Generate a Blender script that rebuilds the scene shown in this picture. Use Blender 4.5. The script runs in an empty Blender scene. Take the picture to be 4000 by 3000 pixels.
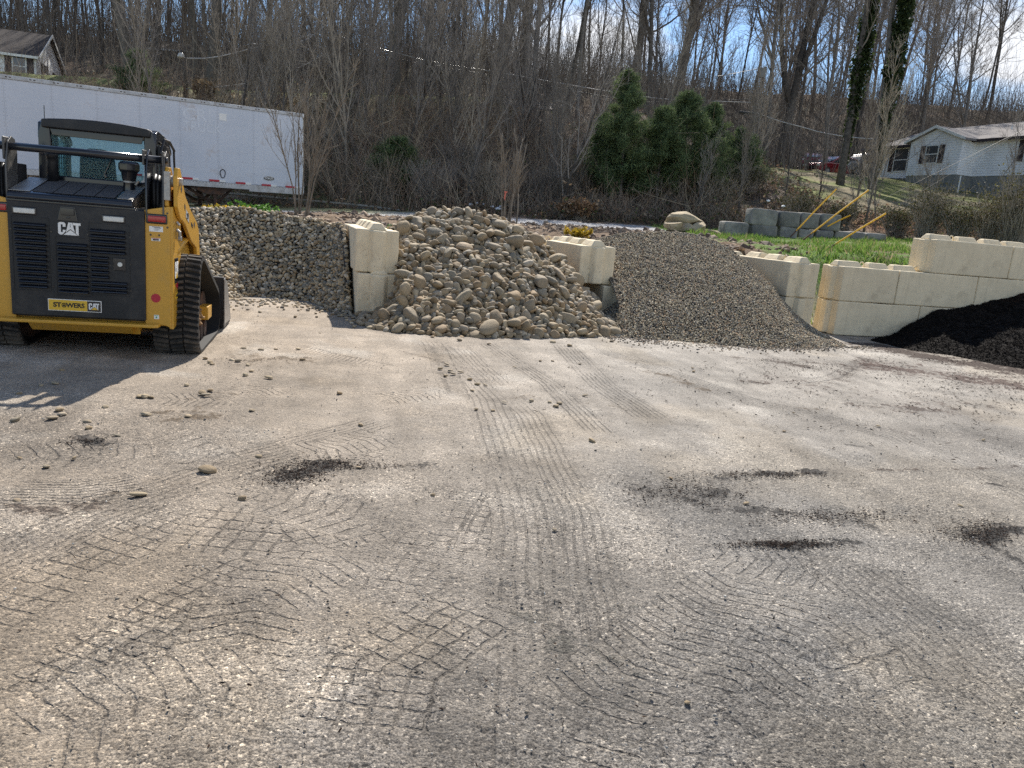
import bpy, math, random
import numpy as np
from mathutils import Vector, Matrix
R=math.radians
rng=np.random.default_rng(7); random.seed(7)
sc=bpy.context.scene; COL=sc.collection
# ------------------------------------------------------------------ camera
F=3020.0; PITCH=R(12.0); ROLL=R(5.0); H=1.55
_f=np.array([0,math.cos(PITCH),-math.sin(PITCH)]); _u0=np.array([0,math.sin(PITCH),math.cos(PITCH)]); _r0=np.array([1.0,0,0])
_r=_r0*math.cos(ROLL)+_u0*math.sin(ROLL); _u=-_r0*math.sin(ROLL)+_u0*math.cos(ROLL)
cam=bpy.data.objects.new('camera',bpy.data.cameras.new('camera')); COL.objects.link(cam)
cam.data.sensor_width=36; cam.data.lens=36*F/4000; cam.data.clip_start=.05; cam.data.clip_end=3000
m=Matrix.Identity(4)
for i in range(3): m[i][0]=_r[i]; m[i][1]=_u[i]; m[i][2]=-_f[i]
m[2][3]=H; cam.matrix_world=m; sc.camera=cam
def ray(px,py): return _f+_r*(px-2000)/F-_u*(py-1500)/F
def G(px,py,z=0.0):
    r=ray(px,py); return r*(z-H)/r[2]+np.array([0,0,H])
def P(px,py,Y):
    r=ray(px,py); return r*Y/r[1]+np.array([0,0,H])
# ------------------------------------------------------------------ noise
def _hash(ix,iy,s):
    h=(ix.astype(np.int64)*374761393+iy.astype(np.int64)*668265263+s*982451653)&0xffffffff
    h=((h^(h>>13))*1274126177)&0xffffffff
    return ((h^(h>>16))&0xffff)/65535.0
def vn(x,y,s=0):
    x=np.asarray(x,float); y=np.asarray(y,float)
    ix=np.floor(x); iy=np.floor(y); fx=x-ix; fy=y-iy
    fx=fx*fx*(3-2*fx); fy=fy*fy*(3-2*fy)
    a=_hash(ix,iy,s); b=_hash(ix+1,iy,s); c=_hash(ix,iy+1,s); d=_hash(ix+1,iy+1,s)
    return (a*(1-fx)+b*fx)*(1-fy)+(c*(1-fx)+d*fx)*fy
def fbm(x,y,s=0,o=4,g=.5):
    t=0;a=1;n=0
    for i in range(o):
        t=t+a*vn(x*2**i+i*17.3,y*2**i-i*9.1,s+i); n+=a; a*=g
    return t/n
def ss(a,b,x): 
    t=np.clip((x-a)/(b-a),0,1); return t*t*(3-2*t)
# ------------------------------------------------------------------ mesh builder
class MB:
    def __init__(s): s.v=[]; s.n=0; s.f={}; s.c=[]
    def add(s,v,f,col=None):
        v=np.asarray(v,float).reshape(-1,3)
        if isinstance(f,np.ndarray): s.f.setdefault(f.shape[1],[]).append(f+s.n)
        else:
            by={}
            for q in f: by.setdefault(len(q),[]).append(q)
            for k,l in by.items(): s.f.setdefault(k,[]).append(np.array(l)+s.n)
        s.v.append(v); s.n+=len(v)
        if col is not None: s.c.append(np.broadcast_to(np.asarray(col,float),(len(v),3)))
        return s
    def box(s,x0,x1,y0,y1,z0,z1,col=None):
        v=[(x,y,z) for z in (z0,z1) for y in (y0,y1) for x in (x0,x1)]
        return s.add(v,[(0,2,3,1),(4,5,7,6),(0,1,5,4),(2,6,7,3),(0,4,6,2),(1,3,7,5)],col)
    def obox(s,c,ax,ay,az,hx,hy,hz):
        c,ax,ay,az=[np.array(q,float) for q in (c,ax,ay,az)]
        v=[c+ax*hx*i+ay*hy*j+az*hz*k for k in (-1,1) for j in (-1,1) for i in (-1,1)]
        return s.add(v,[(0,2,3,1),(4,5,7,6),(0,1,5,4),(2,6,7,3),(0,4,6,2),(1,3,7,5)])
    def prism(s,poly,a,b,axis='x'):
        """poly 2D extruded from a to b along axis: x->(y,z) y->(x,z) z->(x,y)"""
        n=len(poly); v=[]
        for t in (a,b):
            for p,q in poly:
                v.append({'x':(t,p,q),'y':(p,t,q),'z':(p,q,t)}[axis])
        f=[tuple(range(n))[::-1],tuple(range(n,2*n))]+[(i,(i+1)%n,n+(i+1)%n,n+i) for i in range(n)]
        return s.add(v,f)
    def tube(s,pts,r,n=8,cap=True,col=None):
        pts=[np.array(p,float) for p in pts]; k=len(pts)
        if np.isscalar(r): r=[r]*k
        a=np.arange(n)*2*math.pi/n; V=[]
        ref=None
        for i in range(k):
            d=pts[min(i+1,k-1)]-pts[max(i-1,0)]; d=d/(np.linalg.norm(d)+1e-9)
            if ref is None: ref=np.array([0,0,1.]) if abs(d[2])<.9 else np.array([1.,0,0])
            e=ref-d*(ref@d); e/=np.linalg.norm(e)+1e-9; g=np.cross(d,e); ref=e
            V.append(pts[i]+r[i]*(np.cos(a)[:,None]*e+np.sin(a)[:,None]*g))
        i=np.arange(n); j=(i+1)%n
        Fq=np.concatenate([np.stack([t*n+i,t*n+j,(t+1)*n+j,(t+1)*n+i],1) for t in range(k-1)])
        f=Fq
        s.add(np.concatenate(V),f,col)
        if cap and n>3:
            b=s.n-n*k
            s.f.setdefault(n,[]).append(np.array([[b+q for q in range(n)][::-1],[b+(k-1)*n+q for q in range(n)]]))
        return s
    def grid(s,X,Y,Z,col=None):
        r,c=Z.shape; idx=np.arange(r*c).reshape(r,c)
        f=np.stack([idx[:-1,:-1],idx[:-1,1:],idx[1:,1:],idx[1:,:-1]],-1).reshape(-1,4)
        s.add(np.stack([X,Y,Z],-1).reshape(-1,3),f); 
        if col is not None: s.c.append(col.reshape(-1,3))
        return s
    def mesh(s,name,mat,smooth=False,extra=None):
        me=bpy.data.meshes.new(name); V=np.concatenate(s.v)
        me.vertices.add(len(V)); me.vertices.foreach_set('co',V.astype(np.float32).ravel())
        loops=[];starts=[];tot=0
        for k,l in s.f.items():
            A=np.concatenate(l); loops.append(A.ravel()); starts.append(tot+np.arange(len(A))*k); tot+=A.size
        me.loops.add(tot); me.loops.foreach_set('vertex_index',np.concatenate(loops).astype(np.int32))
        st=np.concatenate(starts); me.polygons.add(len(st)); me.polygons.foreach_set('loop_start',st.astype(np.int32))
        me.update(calc_edges=True)
        me.polygons.foreach_set('use_smooth',np.full(len(st),bool(smooth)))
        if s.c:
            C=np.concatenate(s.c); at=me.color_attributes.new('Col','FLOAT_COLOR','POINT')
            at.data.foreach_set('color',np.concatenate([C,np.ones((len(C),1))],1).astype(np.float32).ravel())
        for k,a in (extra or {}).items():
            at=me.attributes.new(k,'FLOAT','POINT'); at.data.foreach_set('value',np.asarray(a,np.float32).ravel())
        me.validate(); me.update()
        if mat: me.materials.append(mat)
        return me
    def build(s,name,mat,parent=None,smooth=False,bevel=0,seg=2,extra=None):
        o=bpy.data.objects.new(name,s.mesh(name,mat,smooth,extra)); COL.objects.link(o)
        if parent: o.parent=parent
        if bevel:
            b=o.modifiers.new('bevel','BEVEL'); b.width=bevel; b.segments=seg; b.limit_method='ANGLE'; b.angle_limit=R(35)
            for p in o.data.polygons: p.use_smooth=True
            w=o.modifiers.new('wn','WEIGHTED_NORMAL'); w.keep_sharp=True
        return o
def tag(o,label=None,cat=None,group=None,kind=None):
    if label: o['label']=label
    if cat: o['category']=cat
    if group: o['group']=group
    if kind: o['kind']=kind
    return o
def empty(name,loc=(0,0,0),rz=0,label=None,cat=None,group=None):
    o=bpy.data.objects.new(name,None); COL.objects.link(o); o.location=loc; o.rotation_euler=(0,0,rz); o.empty_display_size=.2
    return tag(o,label,cat,group)
def copy_tree(o,parent=None):
    c=o.copy(); COL.objects.link(c); c.parent=parent
    for ch in KIDS.get(o.name,[]): copy_tree(ch,c)
    return c
KIDS={}
def reg(root):
    """remember the children of a prototype for copying"""
    allo=list(COL.objects)
    def rec(o):
        k=[q for q in allo if q.parent==o]; KIDS[o.name]=k
        for q in k: rec(q)
    rec(root); return root
# ------------------------------------------------------------------ materials
def nodes(name):
    m=bpy.data.materials.new(name); m.use_nodes=True; nt=m.node_tree; b=nt.nodes['Principled BSDF']; return m,nt,b
def N(nt,t,**k):
    n=nt.nodes.new(t)
    for a,v in k.items():
        if a in n.inputs: n.inputs[a].default_value=v
        else: setattr(n,a,v)
    return n
def ramp(nt,src,stops):
    r=nt.nodes.new('ShaderNodeValToRGB'); e=r.color_ramp.elements
    while len(e)<len(stops): e.new(.5)
    for q,(p,c) in zip(e,stops): q.position=p; q.color=(*c,1) if len(c)==3 else c
    nt.links.new(src,r.inputs[0]); return r
def mixc(nt,fac,a,b,bt='MIX'):
    n=nt.nodes.new('ShaderNodeMix'); n.data_type='RGBA'; n.blend_type=bt
    for i,v in ((0,fac),(6,a),(7,b)):
        if hasattr(v,'is_linked') or isinstance(v,bpy.types.NodeSocket): nt.links.new(v,n.inputs[i])
        else: n.inputs[i].default_value=v if i==0 else (*v,1)
    return n.outputs[2]
def mat(name,c,rough=.7,metal=0,var=.15,scale=6,bump=.0,bscale=60,spec=.4,dirt=None,dscale=2.5,dth=(.5,.7),coat=0,obj=True,vary=0):
    m,nt,b=nodes(name); L=nt.links
    tc=nt.nodes.new('ShaderNodeTexCoord'); co=tc.outputs['Object']
    n=N(nt,'ShaderNodeTexNoise',Scale=scale,Detail=6.0,Roughness=.65); L.new(co,n.inputs['Vector'])
    lo=tuple(max(0,q*(1-var)) for q in c); hi=tuple(min(1,q*(1+var)) for q in c)
    r=ramp(nt,n.outputs['Fac'],[(.3,lo),(.7,hi)]); out=r.outputs[0]
    if dirt:
        d=N(nt,'ShaderNodeTexNoise',Scale=dscale,Detail=9.0,Roughness=.7); L.new(co,d.inputs['Vector'])
        dr=ramp(nt,d.outputs['Fac'],[(dth[0],(0,0,0)),(dth[1],(1,1,1))]); out=mixc(nt,dr.outputs[0],out,dirt)
    if vary:
        oi=nt.nodes.new('ShaderNodeObjectInfo'); hs=nt.nodes.new('ShaderNodeHueSaturation')
        mr=N(nt,'ShaderNodeMapRange'); mr.inputs[3].default_value=1-vary; mr.inputs[4].default_value=1+vary
        L.new(oi.outputs['Random'],mr.inputs[0]); L.new(mr.outputs[0],hs.inputs['Value']); L.new(out,hs.inputs['Color']); out=hs.outputs[0]
    L.new(out,b.inputs['Base Color']); b.inputs['Roughness'].default_value=rough; b.inputs['Metallic'].default_value=metal
    b.inputs['Specular IOR Level'].default_value=spec
    if coat: b.inputs['Coat Weight'].default_value=coat; b.inputs['Coat Roughness'].default_value=.15
    if bump:
        bn=N(nt,'ShaderNodeTexNoise',Scale=bscale,Detail=6.0,Roughness=.7); L.new(co,bn.inputs['Vector'])
        bp=N(nt,'ShaderNodeBump',Strength=1.0,Distance=bump); L.new(bn.outputs['Fac'],bp.inputs['Height']); L.new(bp.outputs[0],b.inputs['Normal'])
    return m
def colmat(name,rough=.9,grain=.35,gscale=40,bump=.01,bscale=60,rand=False,spec=.2,trans=0):
    """base colour from the mesh's own colour attribute, with fine grain on top"""
    m,nt,b=nodes(name); L=nt.links
    tc=nt.nodes.new('ShaderNodeTexCoord'); at=nt.nodes.new('ShaderNodeAttribute'); at.attribute_name='Col'
    n=N(nt,'ShaderNodeTexNoise',Scale=gscale,Detail=8.0,Roughness=.75); L.new(tc.outputs['Object'],n.inputs['Vector'])
    r=ramp(nt,n.outputs['Fac'],[(.3,(1-grain,)*3),(.7,(1+grain,)*3)])
    L.new(mixc(nt,1.0,at.outputs['Color'],r.outputs[0],'MULTIPLY'),b.inputs['Base Color'])
    b.inputs['Roughness'].default_value=rough; b.inputs['Specular IOR Level'].default_value=spec
    bp=N(nt,'ShaderNodeBump',Strength=1.0,Distance=bump)
    bn=N(nt,'ShaderNodeTexNoise',Scale=bscale,Detail=8.0,Roughness=.7); L.new(tc.outputs['Object'],bn.inputs['Vector'])
    L.new(bn.outputs['Fac'],bp.inputs['Height']); L.new(bp.outputs[0],b.inputs['Normal'])
    return m
M={}
M['yellow']=mat('yellow_paint',(.56,.30,.035),.38,0,.04,3,coat=.2,bump=.0005,bscale=300,dirt=(.36,.24,.09),dscale=5,dth=(.56,.9))
M['black']=mat('black_paint',(.014,.015,.018),.45,0,.3,4,bump=.0008,bscale=400,dirt=(.07,.06,.05),dscale=4,dth=(.5,.95))
M['gloss']=mat('gloss_black',(.012,.014,.02),.22,0,.2,4,coat=.4)
M['rubber']=mat('rubber',(.03,.028,.026),.8,0,.3,10,bump=.003,bscale=90,dirt=(.15,.12,.09),dscale=7,dth=(.42,.75))
M['steel']=mat('worn_steel',(.36,.35,.33),.45,.6,.2,12,bump=.001,bscale=120,dirt=(.25,.16,.1),dscale=8,dth=(.5,.8))
M['dsteel']=mat('dark_worn_steel',(.085,.082,.078),.4,.3,.3,10,bump=.001,bscale=120,dirt=(.26,.24,.21),dscale=7,dth=(.55,.8))
M['hose']=mat('hose',(.012,.012,.013),.5)
M['grit']=mat('grit_tape',(.07,.07,.075),.95,0,.9,420,bump=.002,bscale=420)
M['ltgrey']=mat('grey_decal',(.4,.41,.42),.5)
M['white']=mat('white_vinyl',(.78,.77,.74),.5,0,.03)
M['lamp']=mat('lamp_lens',(.62,.62,.58),.25,0,.1,60,bump=.001,bscale=200)
M['redlens']=mat('red_lens',(.35,.01,.015),.2,0,.15,50,coat=.5)
M['red']=mat('red_sticker',(.42,.025,.04),.5,0,.05)
M['yellowst']=mat('yellow_vinyl',(.72,.45,.04),.45,0,.03)
M['green']=mat('green_print',(.05,.3,.15),.5)
M['mud']=mat('clay_mud',(.3,.18,.09),.95,0,.5,14,bump=.03,bscale=20)
m,nt,b=nodes('cab_glass'); b.inputs['Base Color'].default_value=(.42,.66,.7,1); b.inputs['Roughness'].default_value=.03
b.inputs['Transmission Weight'].default_value=.93; b.inputs['IOR'].default_value=1.12; M['glass']=m
M['winglass']=mat('window_glass',(.05,.06,.07),.08,0,.1,spec=.8)
M['interior']=mat('cab_interior',(.02,.02,.022),.8)
M['cream']=mat('cream_block',(.71,.60,.415),.85,0,.09,3,bump=.003,bscale=26,dirt=(.38,.31,.21),dscale=2.2,dth=(.55,.85),vary=.06)
m=M['cream']; nt=m.node_tree; b=nt.nodes['Principled BSDF']; tc=nt.nodes.new('ShaderNodeTexCoord'); src=b.inputs['Base Color'].links[0].from_socket
vo=N(nt,'ShaderNodeTexVoronoi',Scale=17.0); nt.links.new(tc.outputs['Object'],vo.inputs['Vector']); pit=ramp(nt,vo.outputs['Distance'],[(.0,(1,1,1)),(.10,(1,1,1)),(.16,(0,0,0))])
ng=N(nt,'ShaderNodeTexNoise',Scale=3.0,Detail=2.0); nt.links.new(tc.outputs['Object'],ng.inputs['Vector']); gate=ramp(nt,ng.outputs['Fac'],[(.5,(0,0,0)),(.62,(.75,.75,.75))])
pm=mixc(nt,1.0,pit.outputs[0],gate.outputs[0],'MULTIPLY')
mp_=N(nt,'ShaderNodeMapping'); mp_.inputs['Scale'].default_value=(7,7,.8); nt.links.new(tc.outputs['Object'],mp_.inputs[0]); st_=N(nt,'ShaderNodeTexNoise',Scale=1.0,Detail=7.0,Roughness=.7); nt.links.new(mp_.outputs[0],st_.inputs['Vector'])
sr=ramp(nt,st_.outputs['Fac'],[(.52,(0,0,0)),(.78,(.38,.38,.38))])
c_=mixc(nt,sr.outputs[0],src,(.40,.34,.24)); c_=mixc(nt,pm,c_,(.12,.10,.08)); nt.links.new(c_,b.inputs['Base Color'])
M['creamy_unused']=mat('bounce_tint_block',(.66,.49,.22),.85,0,.12,3,bump=.004,bscale=60,dirt=(.40,.30,.17),dscale=3,dth=(.5,.8))  # yellow of bounced light as a base colour, assigned to no block
M['rope']=mat('lifting_loop',(.55,.47,.32),.8)
M['greyblock']=mat('grey_block',(.26,.25,.225),.9,0,.3,2.5,bump=.03,bscale=7,dirt=(.10,.10,.10),dscale=1.2,dth=(.45,.65),vary=.25)
M['concrete']=mat('old_concrete',(.21,.19,.165),.95,0,.3,1.2,bump=.01,bscale=20,dirt=(.06,.055,.045),dscale=.9,dth=(.4,.7))
M['boulder']=mat('tan_boulder',(.42,.34,.22),.9,0,.25,3,bump=.05,bscale=5,dirt=(.2,.16,.11),dscale=2,dth=(.5,.8))
M['wood']=mat('weathered_pole',(.10,.085,.07),.9,0,.3,3,bump=.004,bscale=30)
M['trailerw']=None
M['alu']=mat('alu_rail',(.42,.43,.44),.45,.5,.2,3,dirt=(.2,.17,.14),dscale=5,dth=(.5,.8))
M['rust']=mat('rusty_steel',(.06,.04,.032),.85,0,.5,8,bump=.004,bscale=50,dirt=(.13,.06,.03),dscale=6,dth=(.5,.7))
M['siding']=None
M['roofd']=mat('dark_shingles',(.055,.045,.042),.95,0,.4,5,bump=.02,bscale=10)
M['roofg']=mat('grey_shingles',(.19,.175,.17),.95,0,.25,8,bump=.02,bscale=12)
M['trim']=mat('white_trim',(.72,.72,.7),.6)
M['shutter']=mat('dark_shutter',(.035,.025,.028),.7)
M['foundation']=mat('block_foundation',(.22,.22,.21),.9,0,.2,2)
M['carred']=mat('red_car_paint',(.22,.012,.02),.18,.2,.05,coat=.8,spec=.6)
M['carsil']=mat('silver_car_paint',(.45,.43,.42),.2,.4,.05,coat=.8,spec=.6)
M['tyre']=mat('car_tyre',(.02,.02,.02),.8)
M['rubberd']=mat('rubber_dark',(.012,.012,.012),.8,0,.2)
M['guard']=mat('yellow_guard',(.75,.42,.03),.45,0,.08,4)
M['wire']=mat('wire',(.05,.05,.05),.5,.3)
M['wirel']=mat('pale_cable',(.45,.44,.42),.4,.2)
M['tape']=mat('orange_tape',(.6,.16,.11),.6)
M['litter']=mat('white_plastic',(.7,.72,.76),.4,0,.1,6,bump=.03,bscale=10)
def barkmat(name,c,vary=.25,bs=18):
    return mat(name,c,.95,0,.45,4,bump=.02,bscale=bs,vary=vary,spec=.15)
M['bark']=barkmat('bark_dark',(.145,.128,.112),.45)
M['twig']=mat('twig_dark',(.25,.22,.19),.9,0,.3,2,vary=.35,spec=.2)
M['barkl']=barkmat('bark_pale',(.25,.215,.17),.25)
M['twigl']=mat('twig_pale',(.32,.275,.22),.9,0,.3,2,vary=.3,spec=.2)
M['brush']=colmat('brush_twigs',.95,.2,8,.001)
def leafmat(name,tr=.4):
    m=colmat(name,.65,.2,20,.001,spec=.25); nt=m.node_tree; b=nt.nodes['Principled BSDF']; out=nt.nodes['Material Output']
    t=nt.nodes.new('ShaderNodeBsdfTranslucent'); mx=nt.nodes.new('ShaderNodeMixShader'); mx.inputs[0].default_value=tr
    src=b.inputs['Base Color'].links[0].from_socket; nt.links.new(src,t.inputs[0]); nt.links.new(b.outputs[0],mx.inputs[1]); nt.links.new(t.outputs[0],mx.inputs[2]); nt.links.new(mx.outputs[0],out.inputs[0])
    return m
M['leaf']=leafmat('leaf_clumps')
# siding: horizontal lap boards in world height
def siding(name,c,per):
    m,nt,b=nodes(name); L=nt.links; tc=nt.nodes.new('ShaderNodeTexCoord'); sx=nt.nodes.new('ShaderNodeSeparateXYZ'); L.new(tc.outputs['Object'],sx.inputs[0])
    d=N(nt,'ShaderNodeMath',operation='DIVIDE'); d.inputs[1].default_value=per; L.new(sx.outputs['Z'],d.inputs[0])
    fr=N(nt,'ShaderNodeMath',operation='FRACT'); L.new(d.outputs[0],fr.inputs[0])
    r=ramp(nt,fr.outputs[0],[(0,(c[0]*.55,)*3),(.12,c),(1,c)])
    n=N(nt,'ShaderNodeTexNoise',Scale=.8,Detail=5.0); L.new(tc.outputs['Object'],n.inputs['Vector'])
    r2=ramp(nt,n.outputs['Fac'],[(.3,(.8,.8,.8)),(.6,(1,1,1))])
    L.new(mixc(nt,1.0,r.outputs[0],r2.outputs[0],'MULTIPLY'),b.inputs['Base Color'])
    bp=N(nt,'ShaderNodeBump',Distance=.015); bp.invert=True; L.new(fr.outputs[0],bp.inputs['Height']); L.new(bp.outputs[0],b.inputs['Normal'])
    b.inputs['Roughness'].default_value=.6; return m
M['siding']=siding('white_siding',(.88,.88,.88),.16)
# trailer skin: white sheet with the blue of its shade mixed into the base, panel joints with rivets, grime
m,nt,b=nodes('trailer_skin'); L=nt.links
tc=nt.nodes.new('ShaderNodeTexCoord'); sx=nt.nodes.new('ShaderNodeSeparateXYZ'); L.new(tc.outputs['Object'],sx.inputs[0])
def mth(op,a,bv=None,nt=nt):
    n=N(nt,'ShaderNodeMath',operation=op)
    for i,v in enumerate((a,bv)):
        if v is None: continue
        if isinstance(v,(int,float)): n.inputs[i].default_value=v
        else: nt.links.new(v,n.inputs[i])
    return n.outputs[0]
fx=mth('FRACT',mth('DIVIDE',sx.outputs['X'],1.22)); ln=mth('LESS_THAN',mth('ABSOLUTE',mth('SUBTRACT',fx,.5)),.006)
rv=mth('MULTIPLY',mth('LESS_THAN',mth('ABSOLUTE',mth('SUBTRACT',mth('ABSOLUTE',mth('SUBTRACT',fx,.5)),.03)),.008),mth('LESS_THAN',mth('FRACT',mth('DIVIDE',sx.outputs['Z'],.1)),.35))
mk=mth('MAXIMUM',mth('MULTIPLY',ln,.35),mth('MULTIPLY',rv,.3))
n1=N(nt,'ShaderNodeTexNoise',Scale=.55,Detail=9.0,Roughness=.6); L.new(tc.outputs['Object'],n1.inputs['Vector'])
base=ramp(nt,n1.outputs['Fac'],[(.35,(.50,.54,.61)),(.6,(.59,.62,.68))])
mp=N(nt,'ShaderNodeMapping'); mp.inputs['Scale'].default_value=(.5,1,9); L.new(tc.outputs['Object'],mp.inputs[0])
n2=N(nt,'ShaderNodeTexNoise',Scale=1.3,Detail=8.0,Roughness=.7); L.new(mp.outputs[0],n2.inputs['Vector'])
s2=ramp(nt,n2.outputs['Fac'],[(.55,(0,0,0)),(.8,(.5,.5,.5))])
c1_=mixc(nt,s2.outputs[0],base.outputs[0],(.42,.38,.37))
n3=N(nt,'ShaderNodeTexNoise',Scale=1.1,Detail=10.0,Roughness=.72); L.new(tc.outputs['Object'],n3.inputs['Vector'])
s3=ramp(nt,n3.outputs['Fac'],[(.56,(0,0,0)),(.68,(.75,.75,.75))]); c2_=mixc(nt,s3.outputs[0],c1_,(.42,.36,.33))
c3_=mixc(nt,mk,c2_,(.25,.25,.27)); L.new(c3_,b.inputs['Base Color']); b.inputs['Roughness'].default_value=.4
bp=N(nt,'ShaderNodeBump',Distance=.01,Strength=.5); L.new(mk,bp.inputs['Height']); L.new(bp.outputs[0],b.inputs['Normal'])
M['trailerw']=m
# stones: tone from object random (single stones) or from the colour attribute (merged)
def stonemat(name,rand):
    m,nt,b=nodes(name); L=nt.links; tc=nt.nodes.new('ShaderNodeTexCoord')
    if rand:
        oi=nt.nodes.new('ShaderNodeObjectInfo')
        base=ramp(nt,oi.outputs['Random'],[(0,(.24,.18,.11)),(.25,(.32,.245,.15)),(.45,(.27,.22,.155)),(.6,(.38,.30,.19)),(.75,(.22,.19,.14)),(.88,(.31,.215,.12)),(1,(.42,.36,.27))]).outputs[0]
    else:
        at=nt.nodes.new('ShaderNodeAttribute'); at.attribute_name='Col'; base=at.outputs['Color']
    n=N(nt,'ShaderNodeTexNoise',Scale=9.0,Detail=10.0,Roughness=.7); L.new(tc.outputs['Object'],n.inputs['Vector'])
    r=ramp(nt,n.outputs['Fac'],[(.3,(.62,.60,.57)),(.5,(1,1,1)),(.7,(1.3,1.29,1.26))])
    L.new(mixc(nt,1.0,base,r.outputs[0],'MULTIPLY'),b.inputs['Base Color'])
    b.inputs['Roughness'].default_value=.8; b.inputs['Specular IOR Level'].default_value=.3
    n2=N(nt,'ShaderNodeTexNoise',Scale=35.0,Detail=8.0,Roughness=.7); L.new(tc.outputs['Object'],n2.inputs['Vector'])
    bp=N(nt,'ShaderNodeBump',Strength=.6,Distance=.006); L.new(n2.outputs['Fac'],bp.inputs['Height']); L.new(bp.outputs[0],b.inputs['Normal'])
    return m
M['stone1']=stonemat('cobble_stone',True); M['stones']=stonemat('pebble_stones',False)
# ------------------------------------------------------------------ world and sun
SAZ=R(-1.0); SEL=R(42.5)
w=bpy.data.worlds.new('World'); sc.world=w; w.use_nodes=True; nt=w.node_tree; bg=nt.nodes['Background']
sky=nt.nodes.new('ShaderNodeTexSky'); sky.sky_type='NISHITA'; sky.sun_disc=False; sky.sun_elevation=SEL; sky.sun_rotation=SAZ
sky.air_density=.85; sky.dust_density=.0; sky.ozone_density=3.0
tc=nt.nodes.new('ShaderNodeTexCoord'); mp=N(nt,'ShaderNodeMapping'); mp.inputs['Scale'].default_value=(1,1,2.4)
nt.links.new(tc.outputs['Generated'],mp.inputs[0])
cn=N(nt,'ShaderNodeTexNoise',Scale=3.2,Detail=10.0,Roughness=.58,Distortion=.3); nt.links.new(mp.outputs[0],cn.inputs['Vector'])
sx=nt.nodes.new('ShaderNodeSeparateXYZ'); nt.links.new(tc.outputs['Generated'],sx.inputs[0])
ad=N(nt,'ShaderNodeMath',operation='MULTIPLY_ADD'); ad.inputs[1].default_value=.15; nt.links.new(sx.outputs['X'],ad.inputs[0]); nt.links.new(cn.outputs['Fac'],ad.inputs[2])
cr=ramp(nt,ad.outputs[0],[(.54,(0,0,0)),(.66,(1,1,1))])
nt.links.new(mixc(nt,cr.outputs[0],mixc(nt,1.0,sky.outputs[0],(1.15,1.12,1.08),'MULTIPLY'),(7.0,7.2,7.6)),bg.inputs['Color'])
bg.inputs['Strength'].default_value=.092
sun=bpy.data.objects.new('sun',bpy.data.lights.new('sun','SUN')); COL.objects.link(sun)
sun.data.energy=5.0; sun.data.angle=R(.53); sun.data.color=(1,.94,.85)
sd=Vector((math.sin(SAZ)*math.cos(SEL),math.cos(SAZ)*math.cos(SEL),math.sin(SEL)))
sun.rotation_euler=sd.to_track_quat('Z','Y').to_euler(); sun.location=(10,30,40)
vs=sc.view_settings; vs.view_transform='Standard'; vs.look='None'; vs.gamma=1; vs.exposure=0.72; vs.use_curve_mapping=False
sc.cycles.use_denoising=False; sc.cycles.denoiser='OPENIMAGEDENOISE'; sc.cycles.denoising_input_passes='RGB_ALBEDO_NORMAL'; sc.cycles.denoising_prefilter='ACCURATE'; sc.cycles.max_bounces=6; sc.cycles.transparent_max_bounces=6
# ------------------------------------------------------------------ terrain
T17=math.tan(R(17)); C17=math.cos(R(17)); S17=math.sin(R(17))
def rearY(X): return 13.85+T17*(X+2.2)+0*X
def dY(X): return 14.0+T17*(X-5.72)
def terrain_z(X,Y):
    X=np.asarray(X,float); Y=np.asarray(Y,float)
    base=1.15+(np.clip(Y,12,31)-15)*.03+np.clip(X,-5,14)*.03-.05*np.clip(-5-X,0,12)+.01*np.clip(X-14,0,40)
    dr=(Y-rearY(X))*C17; dd=(Y-dY(X))*C17
    lot=np.zeros_like(base)-.06
    left=np.where(dr>.25,base,lot)
    # right of wall C the bank falls towards the gap and is held by wall D
    right=np.where(dd>.62,lot+.1+(base-.0+.06-.1)*ss(.5,3.2,dd)*1.0,lot)
    z=np.where(X<4.9-.0+ (Y-13.9)*-.3+.35,left,right)
    far=ss(-9,-14,X)*(Y<22)
    z=z*(1-far)+np.minimum(z,ss(13,20,Y)*base)*far
    y0=31+np.clip(-X-5,0,30)*.05
    t=np.clip(Y-y0,0,200)
    pl=np.where(t<17,t*.40,np.where(t<27,6.8+(t-17)*.06,7.4+(t-27)*.25))
    pc=np.where(t<33,t*.262,8.65+(t-33)*.215)
    pr=np.where(t<29,t*.165,np.where(t<40,4.8+(t-29)*.02,5.0+(t-40)*.36))
    wl=ss(2,-4,-0.0+X); wl=1-ss(-4,2,X); wr=ss(11,16,X)
    bank=(pl*wl+pc*(1-wl))*(1-wr)+pr*wr; bank=np.minimum(bank,18.5+.0*t)-np.clip(t-80,0,200)*.05
    bank=bank*(.35+.65*ss(0,5,t))
    z=z+bank
    bump=(fbm(X*.35,Y*.35,3,4)-.5)
    lawn=ss(13,17,X)*ss(36,40,Y)*(1-ss(60,64,Y))
    z=z+bump*1.4*ss(31,38,Y)*(1-.85*lawn)*(1-.8*(1-ss(-6,-2,X))*ss(46,48,Y)*(1-ss(58,60,Y)))
    return z
xs=[-150.0]
while xs[-1]<150:
    a=abs(xs[-1]); xs.append(xs[-1]+(.13 if a<9 else .2 if a<16 else .45 if a<35 else 1.2 if a<60 else 4))
ys=[-30.0]
while ys[-1]<165:
    a=ys[-1]; ys.append(a+(3 if a<6 else .5 if a<11 else .1 if a<20 else .16 if a<34 else .5 if a<70 else 1.4))
ys+=[180,220,300,420,600,900]; xs=[-900,-500,-300,-200]+xs+[200,300,500,900]
X,Y=np.meshgrid(np.array(xs),np.array(ys)); Z=terrain_z(X,Y)
Z=np.where((np.abs(X)>160)|(Y>165),np.minimum(Z,14),Z); Z=np.where(Y>300,-5,Z)
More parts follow.
